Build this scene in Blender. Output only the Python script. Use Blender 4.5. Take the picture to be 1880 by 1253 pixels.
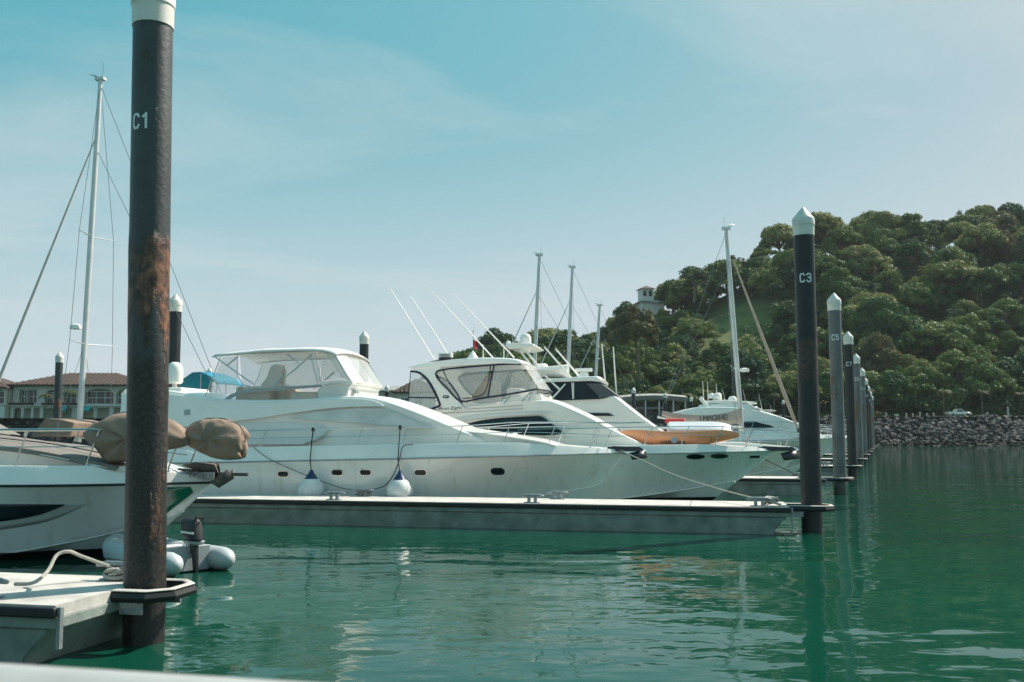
import bpy, math, random
import numpy as np
from mathutils import Vector, Matrix, noise

for o in list(bpy.data.objects):
    bpy.data.objects.remove(o, do_unlink=True)
SC = bpy.context.scene
COL = SC.collection
R = math.radians

# ------------------------------------------------------------------ camera
CAM_Z = 2.5
PITCH = math.atan(170.5 / 1700.0)
CT, ST = math.cos(PITCH), math.sin(PITCH)
cam = bpy.data.cameras.new('camera')
cam.lens = 1700.0 / 1880.0 * 36.0
cam.sensor_width = 36.0
cam.clip_start = 0.1
cam.clip_end = 5000.0
cam.dof.use_dof = True
cam.dof.focus_distance = 27.0
cam.dof.aperture_fstop = 2.0
camo = bpy.data.objects.new('camera', cam)
camo.location = (0, 0, CAM_Z)
camo.rotation_euler = (math.pi / 2 + PITCH, 0, 0)
COL.objects.link(camo)
SC.camera = camo

# ------------------------------------------------------------------ sky, sun, exposure
SUN_AZ, SUN_EL = R(56), R(47)          # azimuth measured from +Y towards +X
world = bpy.data.worlds.new('World')
SC.world = world
world.use_nodes = True
wn, wl = world.node_tree.nodes, world.node_tree.links
wn.clear()
w_out = wn.new('ShaderNodeOutputWorld')
w_bg = wn.new('ShaderNodeBackground')
w_bg.inputs['Strength'].default_value = 0.112
sky = wn.new('ShaderNodeTexSky')
sky.sky_type = 'NISHITA'
sky.sun_disc = False
sky.sun_elevation = SUN_EL
sky.sun_rotation = SUN_AZ
sky.air_density = 1.1
sky.dust_density = 2.0
sky.ozone_density = 1.0
# colour grade of the whole sky: teal where it is deep, pale grey where it is bright
def wmath(op, a, b):
    n = wn.new('ShaderNodeMath'); n.operation = op
    for i, v in enumerate((a, b)):
        if isinstance(v, (int, float)): n.inputs[i].default_value = v
        else: wl.new(v, n.inputs[i])
    return n.outputs[0]
ssep = wn.new('ShaderNodeSeparateColor'); wl.new(sky.outputs[0], ssep.inputs[0])
s_low = wmath('MINIMUM', ssep.outputs[0], 6.0)
s_glow = wmath('POWER', wmath('MAXIMUM', wmath('DIVIDE', ssep.outputs[0], 6.0), 1.0), 0.8)
tint = wn.new('ShaderNodeCombineColor')
for i, (k, p) in enumerate(((0.345, 1.10), (1.96, 0.26), (2.50, 0.18))):
    wl.new(wmath('MULTIPLY', wmath('MULTIPLY', wmath('POWER', s_low, p), k), s_glow), tint.inputs[i])
# pale marine haze towards the horizon, the same all round
hsep = wn.new('ShaderNodeSeparateXYZ'); htc = wn.new('ShaderNodeTexCoord'); wl.new(htc.outputs['Generated'], hsep.inputs[0])
hfac = wn.new('ShaderNodeMapRange'); hfac.interpolation_type = 'SMOOTHERSTEP'
hfac.inputs['From Min'].default_value = -0.05; hfac.inputs['From Max'].default_value = 0.42
hfac.inputs['To Min'].default_value = 0.92; hfac.inputs['To Max'].default_value = 0.0
wl.new(hsep.outputs[2], hfac.inputs['Value'])
hmix = wn.new('ShaderNodeMix'); hmix.data_type = 'RGBA'
wl.new(hfac.outputs[0], hmix.inputs['Factor']); wl.new(tint.outputs[0], hmix.inputs[6])
hmix.inputs[7].default_value = (3.35, 3.75, 3.95, 1)
# thin cirrus: direction projected on a high plane
tc = wn.new('ShaderNodeTexCoord')
sep = wn.new('ShaderNodeSeparateXYZ'); wl.new(tc.outputs['Generated'], sep.inputs[0])
zz = wn.new('ShaderNodeMath'); zz.operation = 'MAXIMUM'; zz.inputs[1].default_value = 0.03
wl.new(sep.outputs[2], zz.inputs[0])
zadd = wn.new('ShaderNodeMath'); zadd.operation = 'ADD'; zadd.inputs[1].default_value = 0.12
wl.new(zz.outputs[0], zadd.inputs[0])
dx = wn.new('ShaderNodeMath'); dx.operation = 'DIVIDE'
wl.new(sep.outputs[0], dx.inputs[0]); wl.new(zadd.outputs[0], dx.inputs[1])
dy = wn.new('ShaderNodeMath'); dy.operation = 'DIVIDE'
wl.new(sep.outputs[1], dy.inputs[0]); wl.new(zadd.outputs[0], dy.inputs[1])
cmb = wn.new('ShaderNodeCombineXYZ'); wl.new(dx.outputs[0], cmb.inputs[0]); wl.new(dy.outputs[0], cmb.inputs[1])
mpg = wn.new('ShaderNodeMapping'); mpg.inputs['Scale'].default_value = (0.42, 0.85, 1)
mpg.inputs['Rotation'].default_value = (0, 0, R(14)); mpg.inputs['Location'].default_value = (2.3, 0.7, 0)
wl.new(cmb.outputs[0], mpg.inputs[0])
cn = wn.new('ShaderNodeTexNoise'); cn.inputs['Scale'].default_value = 1.25
cn.inputs['Detail'].default_value = 7; cn.inputs['Roughness'].default_value = 0.58
cn.inputs['Distortion'].default_value = 0.7
wl.new(mpg.outputs[0], cn.inputs['Vector'])
cr = wn.new('ShaderNodeValToRGB')
cr.color_ramp.elements[0].position = 0.47; cr.color_ramp.elements[0].color = (0, 0, 0, 1)
cr.color_ramp.elements[1].position = 0.85; cr.color_ramp.elements[1].color = (0.62, 0.62, 0.62, 1)
wl.new(cn.outputs[0], cr.inputs[0])
cmix = wn.new('ShaderNodeMix'); cmix.data_type = 'RGBA'
wl.new(cr.outputs[0], cmix.inputs['Factor'])
wl.new(hmix.outputs[2], cmix.inputs[6])
cmix.inputs[7].default_value = (3.9, 4.0, 4.05, 1)
wl.new(cmix.outputs[2], w_bg.inputs[0])
wl.new(w_bg.outputs[0], w_out.inputs[0])

sun = bpy.data.lights.new('sun', 'SUN')
sun.energy = 4.0
sun.angle = R(0.53)
sun.color = (1.0, 0.93, 0.82)
suno = bpy.data.objects.new('sun', sun)
sd = Vector((math.sin(SUN_AZ) * math.cos(SUN_EL), math.cos(SUN_AZ) * math.cos(SUN_EL), math.sin(SUN_EL)))
suno.rotation_euler = sd.to_track_quat('Z', 'Y').to_euler()
suno.location = (60, 40, 80)
COL.objects.link(suno)
SC.view_settings.view_transform = 'Standard'
SC.view_settings.look = 'None'
SC.view_settings.exposure = 0.78
SC.view_settings.gamma = 1.0
SC.view_settings.use_curve_mapping = False
SC.cycles.max_bounces = 8
SC.cycles.transparent_max_bounces = 12
SC.cycles.caustics_reflective = False
SC.cycles.caustics_refractive = False
SC.cycles.use_denoising = True

# ------------------------------------------------------------------ picture ray -> place in the world
def ray(px, py):
    u, v = (px - 940) / 1700.0, (626.5 - py) / 1700.0
    return Vector((u, CT - v * ST, ST + v * CT))

def at(px, py, Y):
    d = ray(px, py); t = Y / d.y
    return Vector((d.x * t, Y, CAM_Z + d.z * t))

def at_z(px, py, z):
    d = ray(px, py); t = (z - CAM_Z) / d.z
    return Vector((d.x * t, d.y * t, z))

class Frame:
    """a local frame: origin on the water, x forward, y to port, z up"""
    def __init__(s, ox, oy, ang):
        s.o = Vector((ox, oy, 0)); s.a = ang
        s.c, s.s = math.cos(ang), math.sin(ang)
    def local(s, p):
        d = p - s.o
        return Vector((d.x * s.c + d.y * s.s, -d.x * s.s + d.y * s.c, d.z))
    def world(s, p):
        return Vector((s.o.x + p[0] * s.c - p[1] * s.s, s.o.y + p[0] * s.s + p[1] * s.c, p[2]))
    def pix(s, px, py, c=0.0):
        a = s.local(Vector((0, 0, CAM_Z))); b = s.local(Vector((0, 0, CAM_Z)) + ray(px, py))
        d = b - a; t = (c - a.y) / d.y
        return a + d * t
    def on(s, px, py, wf, c0=-2.0):
        c = c0
        for _ in range(6):
            p = s.pix(px, py, c); c = -wf(p.x, p.z)
        return s.pix(px, py, c)

# ------------------------------------------------------------------ mesh collecting
class MB:
    def __init__(s):
        s.v = []; s.f = []
    def add(s, vs, fs):
        n = len(s.v)
        s.v.extend([tuple(p) for p in vs])
        s.f.extend([tuple(i + n for i in f) for f in fs])
        return s
    def box(s, x0, x1, y0, y1, z0, z1):
        return s.add([(x0, y0, z0), (x1, y0, z0), (x1, y1, z0), (x0, y1, z0), (x0, y0, z1), (x1, y0, z1), (x1, y1, z1), (x0, y1, z1)],
              [(0, 3, 2, 1), (4, 5, 6, 7), (0, 1, 5, 4), (1, 2, 6, 5), (2, 3, 7, 6), (3, 0, 4, 7)])
    def rings(s, rings, closed=True, caps=True):
        n = len(rings[0]); vs = [p for r in rings for p in r]; fs = []
        for i in range(len(rings) - 1):
            for j in range(n if closed else n - 1):
                k = (j + 1) % n
                fs.append((i * n + j, i * n + k, (i + 1) * n + k, (i + 1) * n + j))
        if caps and closed:
            fs.append(tuple(reversed(range(n)))); m = (len(rings) - 1) * n
            fs.append(tuple(range(m, m + n)))
        return s.add(vs, fs)
    def tube(s, pts, r, n=8, flat=1.0):
        pts = [Vector(p) for p in pts]; rs = r if isinstance(r, (list, tuple)) else [r] * len(pts)
        rings = []; u = None
        for i, p in enumerate(pts):
            t = (pts[min(i + 1, len(pts) - 1)] - pts[max(i - 1, 0)])
            t = t.normalized() if t.length > 1e-9 else Vector((0, 0, 1))
            if u is None:
                u = t.cross(Vector((0, 0, 1)))
                if u.length < 1e-3: u = t.cross(Vector((1, 0, 0)))
            u = (u - t * u.dot(t)).normalized(); w = t.cross(u)
            rings.append([p + (u * math.cos(2 * math.pi * k / n) + w * math.sin(2 * math.pi * k / n) * flat) * rs[i] for k in range(n)])
        return s.rings(rings)
    def lathe(s, prof, n=24, o=(0, 0, 0), M=None):
        o = Vector(o); rings = []
        for r, z in prof:
            ring = []
            for k in range(n):
                p = Vector((r * math.cos(2 * math.pi * k / n), r * math.sin(2 * math.pi * k / n), z))
                if M: p = M @ p
                ring.append(o + p)
            rings.append(ring)
        return s.rings(rings)
    def slab(s, A, B):
        """two matching loops -> a closed plate"""
        n = len(A); vs = list(A) + list(B)
        fs = [tuple(range(n)), tuple(reversed(range(n, 2 * n)))]
        for i in range(n):
            k = (i + 1) % n
            fs.append((i, n + i, n + k, k))
        return s.add(vs, fs)
    def grid(s, fn, nu, nv):
        vs = [fn(i / nu, j / nv) for i in range(nu + 1) for j in range(nv + 1)]
        fs = [(i * (nv + 1) + j, (i + 1) * (nv + 1) + j, (i + 1) * (nv + 1) + j + 1, i * (nv + 1) + j + 1) for i in range(nu) for j in range(nv)]
        return s.add(vs, fs)
    def mesh(s, name, smooth=True, ang=38, fix=True):
        me = bpy.data.meshes.new(name)
        me.from_pydata(s.v, [], s.f); me.validate(); me.update()
        if fix:
            import bmesh
            bm = bmesh.new(); bm.from_mesh(me)
            bmesh.ops.recalc_face_normals(bm, faces=bm.faces)
            bm.to_mesh(me); bm.free()
        if smooth:
            me.polygons.foreach_set('use_smooth', [True] * len(me.polygons))
            me.set_sharp_from_angle(angle=R(ang))
        return me
    def build(s, name, mat, parent=None, smooth=True, ang=38, bevel=0.0, solid=0.0, seg=2, fix=True):
        me = s.mesh(name, smooth, ang, fix)
        me.materials.append(mat)
        ob = bpy.data.objects.new(name, me)
        COL.objects.link(ob)
        if parent: ob.parent = parent
        if solid:
            m = ob.modifiers.new('solid', 'SOLIDIFY'); m.thickness = solid; m.offset = 0
        if bevel:
            m = ob.modifiers.new('bevel', 'BEVEL'); m.width = bevel; m.segments = seg
            m.limit_method = 'ANGLE'; m.angle_limit = R(35); m.harden_normals = False
        return ob

def empty(name, loc=(0, 0, 0), rz=0.0, label=None, cat=None, group=None):
    o = bpy.data.objects.new(name, None)
    o.empty_display_size = 0.2; o.location = loc; o.rotation_euler = (0, 0, rz)
    COL.objects.link(o)
    return tag(o, label, cat, group)

def tag(o, label=None, cat=None, group=None, kind=None):
    if label: o['label'] = label
    if cat: o['category'] = cat
    if group: o['group'] = group
    if kind: o['kind'] = kind
    return o

def copy_tree(o, parent=None):
    c = o.copy(); COL.objects.link(c)
    if parent: c.parent = parent
    for ch in o.children: copy_tree(ch, c)
    return c

def crom(pts, n=6, closed=False):
    """Catmull-Rom through the points"""
    P = [Vector(p) for p in pts]; out = []; m = len(P)
    for i in range(m if closed else m - 1):
        if closed: a, b, c, d = P[i - 1], P[i], P[(i + 1) % m], P[(i + 2) % m]
        else: a, b, c, d = P[max(i - 1, 0)], P[i], P[i + 1], P[min(i + 2, m - 1)]
        for k in range(n):
            t = k / n
            out.append(0.5 * ((2 * b) + (c - a) * t + (2 * a - 5 * b + 4 * c - d) * t * t + (3 * b - a - 3 * c + d) * t ** 3))
    if not closed: out.append(P[-1])
    return out

# ------------------------------------------------------------------ materials
def nd(nt, t, **kw):
    n = nt.nodes.new(t)
    for k, v in kw.items():
        if k in n.inputs: n.inputs[k].default_value = v
        else: setattr(n, k, v)
    return n

def M(name, col, rough=0.5, metal=0.0, var=0.12, vs=3.0, bump=0.0, bs=40.0, spec=0.5, coat=0.0, col2=None, alpha=None):
    m = bpy.data.materials.new(name); m.use_nodes = True
    nt = m.node_tree; b = nt.nodes['Principled BSDF']
    b.inputs['Roughness'].default_value = rough; b.inputs['Metallic'].default_value = metal
    b.inputs['Specular IOR Level'].default_value = spec; b.inputs['Coat Weight'].default_value = coat
    tcn = nd(nt, 'ShaderNodeTexCoord')
    nz = nd(nt, 'ShaderNodeTexNoise', Scale=vs, Detail=6.0, Roughness=0.6)
    nt.links.new(tcn.outputs['Object'], nz.inputs['Vector'])
    rp = nd(nt, 'ShaderNodeValToRGB')
    c2 = col2 or tuple(c * (1 - var) for c in col)
    c1 = tuple(min(1, c * (1 + var * 0.5)) for c in col) if col2 is None else col
    rp.color_ramp.elements[0].position = 0.32; rp.color_ramp.elements[0].color = (*c2, 1)
    rp.color_ramp.elements[1].position = 0.66; rp.color_ramp.elements[1].color = (*c1, 1)
    nt.links.new(nz.outputs[0], rp.inputs[0]); nt.links.new(rp.outputs[0], b.inputs['Base Color'])
    if bump:
        n2 = nd(nt, 'ShaderNodeTexNoise', Scale=bs, Detail=5.0)
        nt.links.new(tcn.outputs['Object'], n2.inputs['Vector'])
        bp = nd(nt, 'ShaderNodeBump', Strength=bump, Distance=0.02)
        nt.links.new(n2.outputs[0], bp.inputs['Height']); nt.links.new(bp.outputs[0], b.inputs['Normal'])
    return m

def clear_mat(name, col, through, rough=0.12):
    m = bpy.data.materials.new(name); m.use_nodes = True
    nt = m.node_tree; b = nt.nodes['Principled BSDF']; out = nt.nodes['Material Output']
    b.inputs['Base Color'].default_value = (*col, 1); b.inputs['Roughness'].default_value = rough
    tr = nd(nt, 'ShaderNodeBsdfTransparent'); mx = nd(nt, 'ShaderNodeMixShader', Fac=through)
    nt.links.new(b.outputs[0], mx.inputs[1]); nt.links.new(tr.outputs[0], mx.inputs[2]); nt.links.new(mx.outputs[0], out.inputs[0])
    return m

def hull_mat(name, col, stripe=(0.008, 0.01, 0.014), z0=0.03, z1=0.13, lower=None):
    """gelcoat with a painted boot stripe just above the water"""
    m = M(name, col, rough=0.10, var=0.05, vs=0.7, coat=0.5)
    nt = m.node_tree; b = nt.nodes['Principled BSDF']
    src = b.inputs['Base Color'].links[0].from_socket
    tcn = nd(nt, 'ShaderNodeTexCoord'); sp = nd(nt, 'ShaderNodeSeparateXYZ')
    nt.links.new(tcn.outputs['Object'], sp.inputs[0])
    rp = nd(nt, 'ShaderNodeValToRGB'); rp.color_ramp.interpolation = 'CONSTANT'
    mr = nd(nt, 'ShaderNodeMapRange'); mr.inputs['From Min'].default_value = -1; mr.inputs['From Max'].default_value = 1
    nt.links.new(sp.outputs[2], mr.inputs['Value']); nt.links.new(mr.outputs[0], rp.inputs[0])
    e = rp.color_ramp.elements; e[0].position = 0; e[0].color = (1, 1, 1, 1); e[1].position = (z1 + 1) / 2; e[1].color = (0, 0, 0, 1)
    mx = nd(nt, 'ShaderNodeMix', data_type='RGBA'); nt.links.new(rp.outputs[0], mx.inputs['Factor'])
    nt.links.new(src, mx.inputs[6]); mx.inputs[7].default_value = (*stripe, 1)
    # faint streaks of dirt running down from the rub rail
    n3 = nd(nt, 'ShaderNodeTexNoise', Scale=1.0, Detail=4.0); mp = nd(nt, 'ShaderNodeMapping'); mp.inputs['Scale'].default_value = (5, 5, 0.35)
    nt.links.new(tcn.outputs['Object'], mp.inputs[0]); nt.links.new(mp.outputs[0], n3.inputs['Vector'])
    r3 = nd(nt, 'ShaderNodeValToRGB'); r3.color_ramp.elements[0].position = 0.55; r3.color_ramp.elements[0].color = (1, 1, 1, 1)
    r3.color_ramp.elements[1].position = 0.8; r3.color_ramp.elements[1].color = (0.80, 0.78, 0.72, 1)
    nt.links.new(n3.outputs[0], r3.inputs[0])
    m2 = nd(nt, 'ShaderNodeMix', data_type='RGBA', blend_type='MULTIPLY'); m2.inputs['Factor'].default_value = 1
    nt.links.new(mx.outputs[2], m2.inputs[6]); nt.links.new(r3.outputs[0], m2.inputs[7])
    nt.links.new(m2.outputs[2], b.inputs['Base Color'])
    return m

WHITE = M('gelcoat_white', (0.86, 0.835, 0.785), rough=0.22, var=0.06, vs=0.8, coat=0.25)
OFFW = M('gelcoat_offwhite', (0.70, 0.70, 0.67), rough=0.32, var=0.07, vs=1.2)
CAPW = M('cap_plastic', (0.74, 0.69, 0.63), rough=0.5, var=0.14, vs=4, bump=0.1)
HULLW = hull_mat('hull_white', (0.86, 0.83, 0.775), stripe=(0.70, 0.70, 0.68), z1=0.02)
HULLB = hull_mat('hull_white_black_boot', (0.86, 0.835, 0.785), z1=0.17)
HULLS = hull_mat('hull_silver', (0.60, 0.61, 0.59), z1=0.16)
STEEL = M('stainless', (0.62, 0.63, 0.63), rough=0.22, metal=1.0, var=0.1)
ALU = M('mast_aluminium', (0.62, 0.63, 0.62), rough=0.42, metal=0.35, var=0.12, vs=2)
WIRE = M('rigging_wire', (0.22, 0.23, 0.24), rough=0.4, metal=0.6)
GLASS = M('dark_glass', (0.012, 0.02, 0.025), rough=0.05, var=0.2, spec=0.3)
SMOKE = clear_mat('smoked_glass', (0.03, 0.05, 0.055), 0.35, 0.04)
VINYL = clear_mat('clear_vinyl', (0.78, 0.78, 0.76), 0.70, 0.12)
FOGVIN = clear_mat('milky_vinyl', (0.80, 0.79, 0.76), 0.42, 0.3)
NAVY = M('navy_canvas', (0.012, 0.022, 0.05), rough=0.75, var=0.2, vs=8)
CANVAS = M('white_canvas', (0.74, 0.73, 0.70), rough=0.8, var=0.08, vs=3, bump=0.25, bs=6)
CREAM = M('cream_upholstery', (0.60, 0.53, 0.45), rough=0.7, var=0.1, vs=4)
TAN = M('tan_canvas', (0.29, 0.20, 0.150), rough=0.85, var=0.16, vs=5, bump=0.25, bs=25)
TAUPE = M('taupe_cover', (0.21, 0.185, 0.165), rough=0.85, var=0.15, vs=5, bump=0.2, bs=30)
BLACK = M('black_rubber', (0.012, 0.014, 0.016), rough=0.55, var=0.3, vs=12)
GREYP = M('grey_panel', (0.34, 0.37, 0.38), rough=0.5, var=0.12)
ROPE = M('pale_rope', (0.50, 0.46, 0.40), rough=0.9, var=0.2, vs=30, bump=0.8, bs=90)
DROPE = M('dark_rope', (0.03, 0.035, 0.04), rough=0.9, var=0.3, vs=40)
GROPE = M('grey_rope', (0.20, 0.21, 0.21), rough=0.9, var=0.25, vs=40, bump=0.8, bs=120)
GALV = M('galvanised', (0.33, 0.35, 0.36), rough=0.5, metal=0.6, var=0.3, vs=14, bump=0.2)
CONC = M('float_concrete', (0.28, 0.315, 0.29), rough=0.85, var=0.3, vs=2.2, bump=0.4, bs=25, col2=(0.15, 0.18, 0.16))
DECKC = M('dock_deck', (0.54, 0.505, 0.465), rough=0.85, var=0.32, vs=1.6, bump=0.3, bs=60)
NUMW = M('number_paint', (0.80, 0.80, 0.78), rough=0.6, var=0.08, vs=20)
ORANGE = M('orange_kayak', (0.95, 0.36, 0.17), rough=0.35, var=0.12, vs=3)
RED = M('red_plastic', (0.55, 0.03, 0.03), rough=0.5)
BLUE = M('blue_awning', (0.002, 0.22, 0.33), rough=0.75, var=0.15, vs=3)
TEAL = M('teal_awning', (0.02, 0.36, 0.38), rough=0.75, var=0.15, vs=3)
GREYT = M('inflatable_grey', (0.46, 0.49, 0.50), rough=0.45, var=0.08, vs=4, bump=0.08, bs=15)
ENGINE = M('engine_cowl', (0.012, 0.013, 0.015), rough=0.42, var=0.2)

# ================================================================== the setting
# ---- water
def water_mat():
    m = bpy.data.materials.new('harbour_water'); m.use_nodes = True
    nt = m.node_tree; b = nt.nodes['Principled BSDF']
    b.inputs['Roughness'].default_value = 0.03; b.inputs['IOR'].default_value = 1.33
    g = nd(nt, 'ShaderNodeNewGeometry')
    def layer(scale, sx, sy, rot, detail):
        mp = nd(nt, 'ShaderNodeMapping'); mp.inputs['Scale'].default_value = (sx, sy, 1); mp.inputs['Rotation'].default_value = (0, 0, rot)
        n = nd(nt, 'ShaderNodeTexNoise', Scale=scale, Detail=detail, Roughness=0.5, Distortion=0.3)
        nt.links.new(g.outputs['Position'], mp.inputs[0]); nt.links.new(mp.outputs[0], n.inputs['Vector'])
        return n
    a = layer(0.50, 0.55, 1.0, R(12), 2.0); c = layer(2.6, 0.6, 1.0, R(-8), 2.0); e = layer(0.12, 1, 1, 0, 2.0)
    mk = layer(0.06, 1, 1.6, R(20), 4.0); mc_ = nd(nt, 'ShaderNodeValToRGB'); mc_.color_ramp.elements[0].position = .35; mc_.color_ramp.elements[0].color = (.001, .042, .028, 1); mc_.color_ramp.elements[1].position = .68; mc_.color_ramp.elements[1].color = (.006, .072, .040, 1)
    nt.links.new(mk.outputs[0], mc_.inputs[0]); nt.links.new(mc_.outputs[0], b.inputs['Base Color'])
    # calm and ruffled patches
    rp = nd(nt, 'ShaderNodeMapRange'); rp.inputs['From Min'].default_value = 0.38; rp.inputs['From Max'].default_value = 0.62
    rp.inputs['To Min'].default_value = 0.15; rp.inputs['To Max'].default_value = 1.2
    nt.links.new(e.outputs[0], rp.inputs['Value'])
    b1 = nd(nt, 'ShaderNodeBump', Strength=1.0, Distance=0.072); nt.links.new(a.outputs[0], b1.inputs['Height'])
    mu = nd(nt, 'ShaderNodeMath', operation='MULTIPLY'); nt.links.new(c.outputs[0], mu.inputs[0]); nt.links.new(rp.outputs[0], mu.inputs[1])
    b2 = nd(nt, 'ShaderNodeBump', Strength=1.0, Distance=0.017); nt.links.new(mu.outputs[0], b2.inputs['Height'])
    nt.links.new(b1.outputs[0], b2.inputs['Normal']); nt.links.new(b2.outputs[0], b.inputs['Normal'])
    return m
wm = MB(); wm.add([(-900, -300, 0), (900, -300, 0), (900, 210, 0), (-900, 210, 0)], [(0, 1, 2, 3)])
tag(wm.build('water', water_mat(), smooth=False, fix=False), kind='structure')

# ---- hillside terrain
RIDGE = [(-3000, 800), (500, 790), (800, 745), (880, 700), (960, 690), (1060, 665), (1130, 664), (1190, 622), (1250, 562), (1340, 540), (1380, 518), (1440, 478), (1500, 470), (1650, 452), (1740, 442), (1880, 452), (2100, 470), (2400, 520), (3500, 640)]
YR = 335.0
def ridge_z(X):
    px = 940 + X * 1700 * 0.99 / YR
    for (a, ya), (b, yb) in zip(RIDGE, RIDGE[1:]):
        if a <= px <= b:
            t = (px - a) / (b - a); py = ya + (yb - ya) * t
            return max(6.3, at(px, py, YR).z)
    return 6.3
def smooth01(t):
    t = max(0, min(1, t)); return t * t * (3 - 2 * t)
def hill_z(X, Y):
    hr = sum(ridge_z(X + k * 9) for k in (-2, -1, 0, 1, 2)) / 5
    t = (Y - 218) / (YR - 218)
    s = 0.55 * smooth01(t) + 0.45 * max(0, min(1, t))
    z = 6.25 + (hr - 6.25) * s
    if t > 0: z += noise.noise(Vector((X * .03, Y * .03, 1.7))) * 5 * min(1, t * 3) * min(1, (hr - 6.2) / 25)
    if Y > YR: z -= (Y - YR) * 0.12
    return z
EARTH = M('hill_grass', (0.17, 0.19, 0.05), rough=0.95, vs=0.06, col2=(0.06, 0.10, 0.03), bump=0.5, bs=1.5)
tm = MB(); NX, NY = 120, 44
tm.grid(lambda a, b: (-420 + 840 * a, 205.5 + (b ** 1.3) * 330, hill_z(-420 + 840 * a, 205.5 + (b ** 1.3) * 330) - (0.0 if b > 0 else 0.02)), NX, NY)
tag(tm.build('terrain', EARTH, fix=False), kind='structure')
ROADM = M('coast_road', (0.12, 0.12, 0.115), rough=0.9, vs=1.5)
rd = MB(); rd.box(-415, 415, 208.5, 215.5, 6.0, 6.40)
tag(rd.build('road', ROADM, smooth=False), kind='structure')

# ---- rock seawall: bank, 300 boulders as parts, the small fill as one part
BANK = M('seawall_bank', (0.05, 0.05, 0.048), rough=0.95, vs=0.4, bump=0.6, bs=2)
STONE = M('boulder_stone', (0.058, 0.057, 0.056), rough=0.9, vs=0.35, col2=(0.020, 0.021, 0.024), bump=0.5, bs=3)
STONE2 = M('boulder_pale', (0.20, 0.185, 0.17), rough=0.9, vs=0.6, col2=(0.09, 0.085, 0.08), bump=0.4, bs=3)
def tide(m):
    nt = m.node_tree; b = nt.nodes['Principled BSDF']; src = b.inputs['Base Color'].links[0].from_socket; g = nd(nt, 'ShaderNodeNewGeometry'); sp = nd(nt, 'ShaderNodeSeparateXYZ'); nt.links.new(g.outputs['Position'], sp.inputs[0])
    nz = nd(nt, 'ShaderNodeTexNoise', Scale=.5, Detail=3.0); nt.links.new(g.outputs['Position'], nz.inputs['Vector']); ad = nd(nt, 'ShaderNodeMath', operation='MULTIPLY_ADD'); nt.links.new(nz.outputs[0], ad.inputs[0]); ad.inputs[1].default_value = -1.2; nt.links.new(sp.outputs[2], ad.inputs[2])
    mr = nd(nt, 'ShaderNodeMapRange'); mr.inputs['From Min'].default_value = .9; mr.inputs['From Max'].default_value = .3; nt.links.new(ad.outputs[0], mr.inputs['Value'])
    mx = nd(nt, 'ShaderNodeMix', data_type='RGBA'); nt.links.new(mr.outputs[0], mx.inputs['Factor']); nt.links.new(src, mx.inputs[6]); mx.inputs[7].default_value = (.016, .018, .014, 1); nt.links.new(mx.outputs[2], b.inputs['Base Color'])
for m_ in (BANK, STONE, STONE2): tide(m_)
bk = MB(); bk.add([(-420, 196, -1), (420, 196, -1), (420, 206.5, 6.05), (-420, 206.5, 6.05), (-420, 209, -1), (420, 209, -1), (420, 208.4, 6.05), (-420, 208.4, 6.05)],
                  [(0, 1, 2, 3), (3, 2, 6, 7), (7, 6, 5, 4)])
seawall = tag(bk.build('rock_seawall', BANK, smooth=False, fix=False), 'long bank of dark rubble boulders along the far shore below the road', 'seawall')
def boulder(seed, mat, s=1.0):
    rnd = random.Random(seed); b = MB()
    rr = [[None] * 7 for _ in range(4)]
    pts = []
    for i in range(1, 4):
        th = math.pi * i / 4
        for j in range(6):
            ph = 2 * math.pi * (j + rnd.random() * .6) / 6
            q = .75 + rnd.random() * .5
            pts.append((s * q * math.sin(th) * math.cos(ph), s * q * .8 * math.sin(th) * math.sin(ph), s * q * .62 * math.cos(th)))
    pts += [(0, 0, s * .6), (0, 0, -s * .6)]
    fs = []
    for j in range(6):
        k = (j + 1) % 6
        fs += [(18, j, k), (j, 6 + j, 6 + k, k), (6 + j, 12 + j, 12 + k, 6 + k), (19, 12 + k, 12 + j)]
    return pts, fs
rock_meshes = []
for i in range(7):
    b = MB(); b.add(*boulder(i, None, 0.78)); me = b.mesh('boulder', smooth=False)
    me.materials.append(STONE if i % 4 else STONE2); rock_meshes.append(me)
rnd = random.Random(5)
def bank_pt(t, X):
    return Vector((X, 196 + 10.4 * t, -0.5 + 6.7 * t))
for i in range(300):
    X = rnd.uniform(62, 128) if i < 235 else rnd.uniform(-112, -88)
    if 205 <= i < 235: X = rnd.uniform(24, 62)
    o = bpy.data.objects.new('boulder', rock_meshes[rnd.randrange(7)])
    o.location = bank_pt(rnd.uniform(0.06, 1.0), X); o.rotation_euler = (rnd.uniform(-.6, .9), rnd.uniform(-.5, .5), rnd.uniform(0, 6.3))
    q = rnd.uniform(.75, 1.35); o.scale = (q, q, q); o.parent = seawall; COL.objects.link(o)
fill = MB()
for i in range(6500):
    X = rnd.uniform(-160, 170); p = bank_pt(rnd.uniform(0, 1.02), X); pts, fs = boulder(i, None, rnd.uniform(.35, .85))
    mt = Matrix.Rotation(rnd.uniform(0, 6.3), 3, 'Z') @ Matrix.Rotation(rnd.uniform(-.7, .7), 3, 'X')
    fill.add([mt @ Vector(q) + p for q in pts], fs)
fo = fill.build('rubble', STONE, seawall, smooth=False, fix=False); fo['kind'] = 'stuff'
fo.data.materials.append(STONE2)
fo.data.polygons.foreach_set('material_index', np.repeat((np.arange(6500) % 6 == 0).astype(np.int32), 24))

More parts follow.
